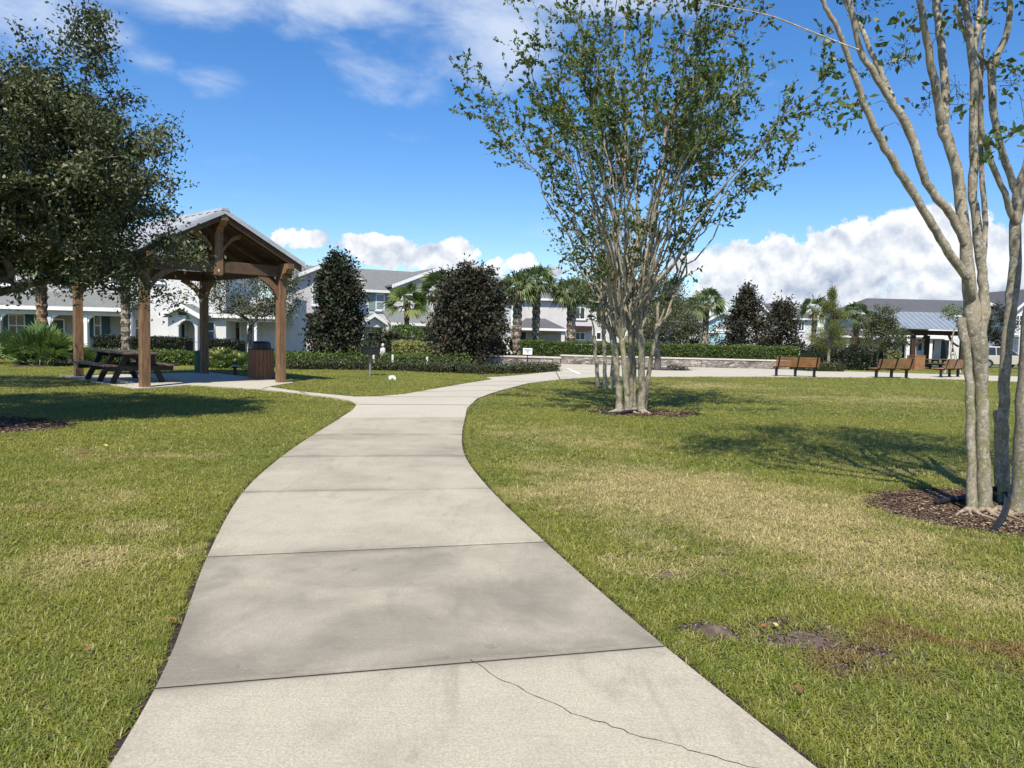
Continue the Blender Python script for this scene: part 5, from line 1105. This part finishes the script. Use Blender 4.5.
stem([(965,243,4.2),(958,229,4.5),(950,213,4.6),(938,198,4.6),(926,182,4.4),(918,155,4.4),(906,124,5),(894,105,4),(882,87,3.8),(872,70,3.6),(860,50,3.4),(854,22,3.2),(849,0,3),(840,-60,2.2),(830,-120,1.6)],6.72,6.5)
stem([(894,104,3.4),(884,78,3.4),(870,50,3),(862,30,2.8),(850,10,2.4),(836,-14,2)],6.6,6.9)
stem([(943,126,5.6),(938,100,4.6),(932,70,4.4),(927,40,4),(922,15,3.6),(918,-10,3.4),(908,-80,2.4)],6.75,6.5)
stem([(943,126,5.4),(945.5,108,4.6),(945,80,4.4),(941,45,4.2),(937,10,4.2),(936,-20,3.6),(932,-90,2.4)],6.75,7.0)
stem([(1006,505,8),(1003.5,470,6.2),(1003,430,6),(1004,400,6),(1005.5,355,6),(1009,325,6.3),(1013,295,6.6),(1015.5,260,6.4),(1015.5,225,6),(1019,195,6.6),(1025,170,4.8),(1034,130,4),(1040,60,3.4),(1050,-40,2.4)],7.22,7.1,True)
stem([(1018,197,5),(1011,178,4),(1003,156,3.8),(997,132,3.8),(993,108,4),(991.5,74,4),(998,55,3.4),(1006,35,3.4),(1010,10,3.2),(1010,-20,3),(1014,-90,2)],7.15,7.2)
stem([(1015.5,222,4.2),(1009,208,3.6),(1001,185,3.2),(992,165,3.2),(986,145,3.2),(981,118,3),(979,75,2.8),(970,45,2.6),(961,25,2.4),(955,5,2.2)],7.12,6.9)
stem([(991.5,74,3.4),(985,62,2.6),(976,52,2.4)],7.18,7.1)
stem([(998,506,3.6),(997,470,3),(996.5,430,2.8),(995.5,410,2.6)],7.5,7.5,True)
stem([(1026,512,17),(1025,480,14),(1026,440,12.5),(1029,380,12),(1034,320,12),(1042,250,10),(1052,170,8),(1068,80,6),(1090,-20,4)],6.85,6.7,True)
t=thing('crape_myrtle',(4.45,6.85,0),'large foreground crape myrtle with mossy pale stems at the right edge','tree','crape myrtles in the lawn')
seg=[m_[0] for m_ in mains]
vis=[(838,96),(828,90),(846,104),(852,115),(822,44),(833,30),(898,18),(905,24),(913,16),(952,26),(958,22),(921,101),(958,112),(968,104),(992,140),(998,148),(985,152),(1010,128),(1018,134),(1004,136),(1016,62),(1020,80),(1012,70),(1020,95),(905,50),(900,60),(862,108),(870,132),(884,40),(995,60),(988,66),(975,-10),(1000,10),(868,15)]
A=[np.array(at(px,py,NR.uniform(6.3,7.1))) for px,py in vis]
up_attr=blobpts(330,[(4.1,6.9,6.0,2.4,2.2,1.35),(2.6,6.6,5.3,1.3,1.4,.7),(5.6,7.2,5.6,1.6,1.6,1.0)]); up_attr=up_attr[up_attr[:,2]>5.1]
allS=grow(seg,np.vstack([A,up_attr]),5,tip=.0028,pw=2.1); extra=[(p,[min(r_,.03) for r_ in r]) for p,r in allS[len(seg):]]
# long bare twig to the left
tw_=[at(px,py,6.25) for px,py in ((859,50),(845,45),(825,37),(800,27),(775,17),(750,11),(722,6),(700,2))]; extra.append((tw_,[.008,.0075,.007,.006,.005,.0045,.004,.002]))
for q in ((800,27),(775,17),(750,11),(820,36)):
    p=np.array(at(*q,6.25)); extra.append(([p,p+np.array([-.15,.1,.10]),p+np.array([-.25,.1,.22])],[.004,.003,.002]))
limbs('trunk',mains+extra,m_crape,t,14,6)
# flared surface roots
rt_=[]
for (bx,by) in ((4.22,6.72),(4.08,6.72),(4.85,6.85),(4.35,6.75)):
    for _ in range(4):
        a=R.uniform(3.3,6.1); l_=R.uniform(.25,.6); rt_.append(([np.array([bx,by,.045]),np.array([bx+.3*l_*math.cos(a),by+.3*l_*math.sin(a),.018]),np.array([bx+.7*l_*math.cos(a+.2),by+.7*l_*math.sin(a+.2),.008]),np.array([bx+l_*math.cos(a),by+l_*math.sin(a),.0])],[.030,.014,.008,.003]))
m_root=mat('root_pale',(.36,.29,.20),(.18,.14,.10),14,.85,.3,40); limbs('roots',rt_,m_root,t,8,6)
C=[];Dr=[]
for p in A[:len(vis)]:
    k=NR.integers(9,16); C.append(p+NR.normal(size=(k,3))*np.array([.07,.08,.045])); e=rdir(k,-.5); Dr.append(e)
for p in up_attr:
    k=NR.integers(45,85); C.append(p+NR.normal(size=(k,3))*.17); Dr.append(rdir(k,-.2))
leaves('crown',np.vstack(C),.070,l_crape,t,.58,.3,np.vstack(Dr))
for (px,py) in ((905,45),(898,55),(910,62),(893,60),(990,60),(996,66),(985,70),(956,85),(960,95),(930,95),(925,108),(975,15),(968,10),(1012,85),(868,5)):
    p=Vector(at(px,py,NR.uniform(6.4,7.1)))
    mb=MB()
    for _ in range(12):
        q=p+Vector(NR.normal(size=3)*np.array([.045,.05,.06])); mb.tube([p,q],.0016,3,cap=False); mb.lathe(tuple(q),[(.001,-.006),(.006,0),(.001,.006)],6)
    mb.build('seed_cluster',m_seed,t)

# black drain hoses
def hose(pts,r,label,z=.02):
    P_=spl([(*gp(px,py)[:2],z+dz) for px,py,dz in pts],6); mb=MB(); Q_=[];rs=[]
    P_=[np.array(p) for p in P_]
    for i in range(len(P_)-1):
        for k in range(4): Q_.append(P_[i]+(P_[i+1]-P_[i])*k/4); rs.append(r*(1 if k%2 else .88))
    mb.tube(Q_,rs,12); o=mb.build('drain_hose',m_black,smooth=True); return tag(o,label,'hose','black drain hoses at the tree feet')
t=None
hose(((936,506,.01),(950,504,.02),(968,502,.03),(985,498,.05),(998,497,.06),(1004,502,.07),(1006.5,510,.06),(1004,520,.04),(999,527,.02),(992,533,-.02)),.028,'black corrugated drain hose curling round the foreground tree foot')
hose(((601,414.5,0),(615,415.5,.01),(628,414,.03),(645,412,.0)),.03,'black drain hose lying at the foot of the middle crape myrtle')

# --- oaks
def oak(x,y,z,label,trunk_h,tr,bl,natt,nl,ls,lm=l_oak,seed=3,spread=.16,name='oak_tree',group=None,bark=m_oakb,shellf=.35,base_lean=0,asp=.5):
    t=thing(name,(x,y,z),label,'tree',group); att=blobpts(natt,bl,shellf); tp=[np.array([x,y,z-.05]),np.array([x+.02,y,z+trunk_h*.35]),np.array([x-.03,y+.02,z+trunk_h*.7]),np.array([x+base_lean,y,z+trunk_h])]
    S=grow([tp],att,seed,tip=.0045*ls/.05,pw=2.35)
    k=tr/max(S[0][1][1],1e-4); S=[(p,[min(r*(k if k<1.6 else 1.6)**(1 if r>.02 else .3),tr*1.1) for r in rs]) for p,rs in S]; S[0]=(S[0][0],[tr*1.35,tr*1.02,tr*.95,tr*.9])
    limbs('trunk',S,bark,t,10,5); C=np.repeat(att,nl,0); cs_=np.repeat(NR.uniform(.45,1.25,(len(att),1)),nl,0); dr_=np.repeat(rdir(len(att),.5),nl,0)*NR.normal(size=(len(C),1))*spread*.9; C=C+NR.normal(size=C.shape)*spread*cs_*np.array([.8,.8,.6])+dr_; leaves('crown',C,ls,lm,t,asp,.35,tintoff=np.repeat(NR.normal(size=len(att))*.22,nl)); return t
bl=[(-8.5,11,4.0,2.6,2.4,1.45),(-6.6,11,3.7,1.25,1.5,1.15),(-5.65,11.2,3.6,.72,.9,.75),(-6.3,11,4.85,.5,.6,.75,1.3),(-5.98,11,5.4,.2,.25,.5,9),(-7.2,11,5.0,.6,.9,.5,.8),(-8.6,11,5.3,1.0,1.0,.6),(-7.3,11,2.55,1.5,1.5,.72),(-6.0,11.2,2.5,.65,.8,.62),(-5.25,11.5,2.55,.4,.5,.28,3),(-4.82,11.6,2.60,.45,.4,.12,5),(-5.1,11.6,2.05,.4,.45,.3,.6),(-5.35,11.3,4.1,.35,.4,.35),(-5.7,11.4,1.95,.5,.5,.25,.7),(-9.6,11.4,3.2,1.6,1.8,1.0),(-8.3,10.6,2.5,1.5,1.2,.7),(-7.2,11.6,3.6,1.6,1.5,1.4),(-6.2,11.5,3.0,1.0,1.,.8),(-6.1,12.2,4.4,.85,.9,.6),(-8.7,9.3,3.3,1.8,1.3,1.0),(-7.5,9.6,3.0,1.1,1.0,.75)]
oak(-12.9,15.6,0,'second live oak off to the left, its crown merging behind the large one',1.8,.15,[(-12.6,15.5,4.6,2.5,1.9,1.5),(-11.2,16.2,4.2,1.5,1.2,.9)],260,90,.09,seed=41,spread=.25)
oak(OT[0],OT[1],0,'large dense live oak filling the upper left, branches over the shelter',1.5,.16,bl,1750,105,.062,seed=4,spread=.135)
x,y,_=at(250,350,31.5); oak(x,y,-.02,'small grey-green oak seen through the timber shelter above the bin',1.4,.11,[(x,y,3.1,2.0,1.8,1.35),(x+1.3,y,2.6,.8,1.,.9)],170,75,.085,seed=5,spread=.24)
x,y=PT; oak(x,y,G(x,y),'lone small oak growing out of the plaza paving behind the middle crape myrtle',1.3,.13,[(x,y,2.8,1.55,1.5,1.25),(x+.1,y,3.8,.8,.9,.5)],150,80,.085,seed=6,spread=.22)
x,y,_=at(885,360,50); z=G(x,y); oak(x,y,z,'dark young oak left of the distant blue-grey pavilion',1.1,.08,[(x-.1,y,z+2.3,1.35,1.3,1.0),(x-.2,y,z+3.5,.8,.9,.9)],110,80,.11,l_oak,seed=7,spread=.2)
x,y,_=at(665,330,62); z=G(x,y); oak(x,y,z,'broad dark tree mass beyond the hedge behind the lone plaza oak',1.5,.2,[(x,y,2.9,3.1,2,2.0),(x-2.,y,3.0,2,2,1.4),(x+1.,y,3.6,1.8,1.5,1.2)],170,90,.17,l_oak,seed=8,spread=.42,name='background_tree')
x,y,_=at(716,338,64); oak(x,y,G(x,y),'low green tree tuft at the foot of the palm beside the blue house',.8,.1,[(x-.8,y,1.1,1.3,1,.9),(x-2.5,y,1.2,1.4,1,1.1)],60,80,.15,l_oak,seed=9,spread=.3,name='background_tree')
x,y,_=at(997,350,70); z=G(x,y); oak(x,y,z,'dark tree in front of the pale blue gable, between the big stems',1.2,.12,[(x,y,2.9,1.2,1.2,2.2)],90,80,.15,l_dark,seed=10,spread=.25,name='background_tree')
x,y,_=at(951,360,40); z=G(x,y); oak(x,y,z,'thin young tree with bare branches right behind the angled bench',1.9,.045,[(x-.2,y,z+3.3,.55,.5,.5),(x+.3,y,z+3.0,.45,.5,.4)],34,32,.085,l_hedge,seed=11,spread=.13,name='young_tree',bark=m_crape)
mb=MB()
t=bpy.data.objects['young_tree']
for dx in (-.35,.3,.5): p=(x+dx,y-.1,z); mb=MB(); mb.bar(p,(x+dx*.15,y-.05,z+1.5),.05,.05); o=mb.build('support_stake',m_stake); tag(o,'pale support stake leaning on the thin young tree behind the angled bench','stake','support stakes of the young tree')
x,y,_=at(871,355,46); z=G(x,y); oak(x,y,z,'very small sapling left of the dark young oak',.6,.02,[(x,y,z+1.5,.5,.5,.7)],20,40,.08,l_oak,seed=13,spread=.13,name='young_tree')
x,y,_=at(866,340,56); z=G(x,y); oak(x,y,z,'brownish loose tree between the far palm and the dark young oak',.9,.06,[(x,y,z+2.2,1.2,1.1,1.3)],60,60,.12,leafmat('bronze_leaf',(.05,.05,.03),(.12,.11,.055),(.2,.13,.07)),seed=14,spread=.22,name='background_tree')
# --- magnolias
def magnolia(px,Yb,z0,top,prof,label,n,ls,lm,seed):
    x,y,_=at(px,340,Yb); z=z0; rr=np.random.default_rng(seed); t=thing('magnolia_tree',(x,y,z),label,'tree','dark evergreen magnolias'); C=[]
    zs=[a for a,b in prof]; rs=[b for a,b in prof]; tufts=int(n/26)
    zz=z+(top-z)*rr.random(tufts)**.85; th=rr.random(tufts)*2*PI; f=np.sqrt(rr.uniform(.3,1.,tufts)); rad_=np.interp((zz-z)/(top-z),zs,rs)*(1+.16*np.sin(3*th+zz*2.6)+.16*np.sin(5*th-zz*5+seed)+rr.normal(size=tufts)*.09)*f; zz=zz+(top-z)*.07*np.sin(2.7*th+seed)*((zz-z)/(top-z))
    T=np.c_[x+rad_*np.cos(th),y+rad_*np.sin(th),zz]; S=[]
    S.append(([np.array([x,y,z-.05]),np.array([x,y,z+(top-z)*.5]),np.array([x,y,top-.1])],[.1,.06,.015]))
    for p in T[::2]: S.append(([np.array([x,y,max(z+.1,p[2]-.5)]),(p+np.array([x,y,p[2]-.3]))/2,p],[.03,.018,.008]))
    limbs('trunk',S,m_oakb,t,8,4); C=np.repeat(T,26,0)+rr.normal(size=(tufts*26,3))*ls*.95; C=C[C[:,2]>z+.05]; leaves('crown',C,ls,lm,t,.5,.3); return t
magnolia(338,33,0,4.35,[(0,.95),(.15,1.2),(.35,1.0),(.5,.78),(.7,.85),(.85,.75),(1,.4)],'tall dark magnolia just right of the timber shelter',15000,.16,l_mag,21)
magnolia(470,34.5,-.02,4.2,[(0,1.4),(.2,1.62),(.45,1.6),(.7,1.4),(.85,1.15),(1,.6)],'broadest bronze-tinged magnolia, beside the white sign',24000,.16,l_magD,22)
magnolia(745,58,-.4,5.0,[(0,1.6),(.3,1.75),(.6,1.5),(.85,.7),(1,.2)],'larger of the two magnolias behind the hedge, by the blue house',9000,.22,l_magD,23)
magnolia(781,60,-.4,4.3,[(0,1.3),(.3,1.45),(.6,1.3),(.85,.8),(1,.35)],'smaller rounder magnolia behind the hedge, before the white house',7000,.22,l_magD,24)
x,y,_=at(745,300,58); 
magnolia(388,41,-.2,1.15,[(0,.9),(.5,.9),(1,.4)],'short dark magnolia under the small gabled porch',3500,.18,l_mag,25)
# --- cypress
x,y,_=at(828,370,37.3); z=G(x,y); t=thing('cypress_tree',(x,y,z),'yellow-green cypress with thin bare spire right of the stone wall bench','tree'); rr=np.random.default_rng(31)
S=[([np.array([x,y,z-.05]),np.array([x,y,z+1.5]),np.array([x+.03,y,z+3]),np.array([x,y,z+4.35])],[.085,.06,.03,.006])]; C=[]
for k in range(95):
    q=rr.random()**.9; zz=z+1.05+2.9*q; Rr=np.interp(q,[0,.12,.35,.6,.8,1],[.85,1.1,1.0,.75,.25,.08])*rr.uniform(.7,1.1); a=rr.random()*6.28; e=np.array([x+Rr*math.cos(a),y+Rr*math.sin(a),zz+Rr*.25]); S.append(([np.array([x,y,zz]),(e+np.array([x,y,zz]))/2+[0,0,-.03],e],[.016,.01,.003]))
    for _ in range(int(330*(1-.75*q))): f=rr.uniform(.15,1.); C.append(np.array([x,y,zz])+(e-np.array([x,y,zz]))*f+rr.normal(size=3)*.085)
for k in range(14): zz=z+3.7+.6*rr.random(); a=rr.random()*6.28; S.append(([np.array([x,y,zz]),np.array([x+.28*math.cos(a),y+.28*math.sin(a),zz+.2])],[.006,.003]))
limbs('trunk',S,m_crape,t,8,4); leaves('crown',np.array(C),.07,l_cyp,t,.3,.2)
# --- palms
def palm(px,crown_y,Yb,Rpx,tpx,label,lm=l_palm,nf=34,young=False,z0=None,bark=m_palmb,bpx=None,grp='palms along the houses',nm='palm_tree'):
    x,y,_=at(px,crown_y,Yb); zc=at(px,crown_y,Yb)[2]; z=G(x,y) if z0 is None else z0; bx_=x if bpx is None else at(bpx,crown_y+50,Yb)[0]; Rf=Rpx/769*Yb; tr=tpx/2/769*Yb
    t=thing(nm,(bx_,y,z),label,'palm',grp); n=24; P_=[];rs=[]
    for i in range(n): q=i/(n-1); P_.append((bx_+(x-bx_)*q,y,z-.05+(zc-z)*q)); rs.append(tr*(1.12 if i%2 else .9)*(1.15 if q<.05 else 1)*(1+.18*q))
    MB().tube(P_,rs,12).build('trunk',bark,t,smooth=False); V=[];Fq=[];T=[]
    for k in range(nf):
        a=2*PI*k*.618; u=(k+.5)/nf; el=math.asin(1-1.5*u) if not young else math.asin(max(-.7,1-1.5*u)); d=np.array([math.cos(a)*math.cos(el),math.sin(a)*math.cos(el),math.sin(el)]); fanfrond(V,Fq,T,np.array([x,y,zc-.02*Rf]),d,Rf*.45*R.uniform(.7,1.1),Rf*.62*R.uniform(.85,1.1),12 if not young else 14,.45 if not young else .3,2.1)
    fast('crown',V,Fq,lm,t,T)
    # dead boots below the crown
    mb=MB()
    for k in range(9): a=2*PI*k/9; mb.bar((x+tr*math.cos(a),y+tr*math.sin(a),zc-Rf*.18),(x+tr*1.7*math.cos(a),y+tr*1.7*math.sin(a),zc+Rf*.03),tr*.4,tr*.25)
    mb.build('leaf_bases',m_palmb2,t)
palm(407,303,45,27,4.5,'young bright green fan palm before the right hand porch',l_palmY,26,True,bark=m_palmb2)
palm(438,291,48,27,6,'dark fan palm just left of the broad magnolia',l_palm,30,True,bark=m_palmb2)
palm(518,289,43,25,8,'thick crosshatched palm nearest the broad magnolia, leftmost of three',nf=42)
palm(537,283,44,26,7,'tallest palm, middle one of three with crosshatched trunks',nf=42)
palm(572,294,44,25,8,'rightmost of the three thick palms, before the double window',nf=42)
palm(706.5,305,46,23,5.5,'single palm with pale trunk before the light blue house',nf=38)
palm(815,309,55,20,4.5,'palm half hidden behind the cypress',nf=26)
palm(857,314,58,19,5,'dark palm between cypress and dark young oak',nf=28)
palm(41,262,30,28,9,'palm with brown rough trunk behind the fan palmettos, crown hidden in the oak',bark=m_palmb2)
palm(125,262,31,30,8,'palm with pale mottled trunk behind the picnic table, crown hidden in the oak')
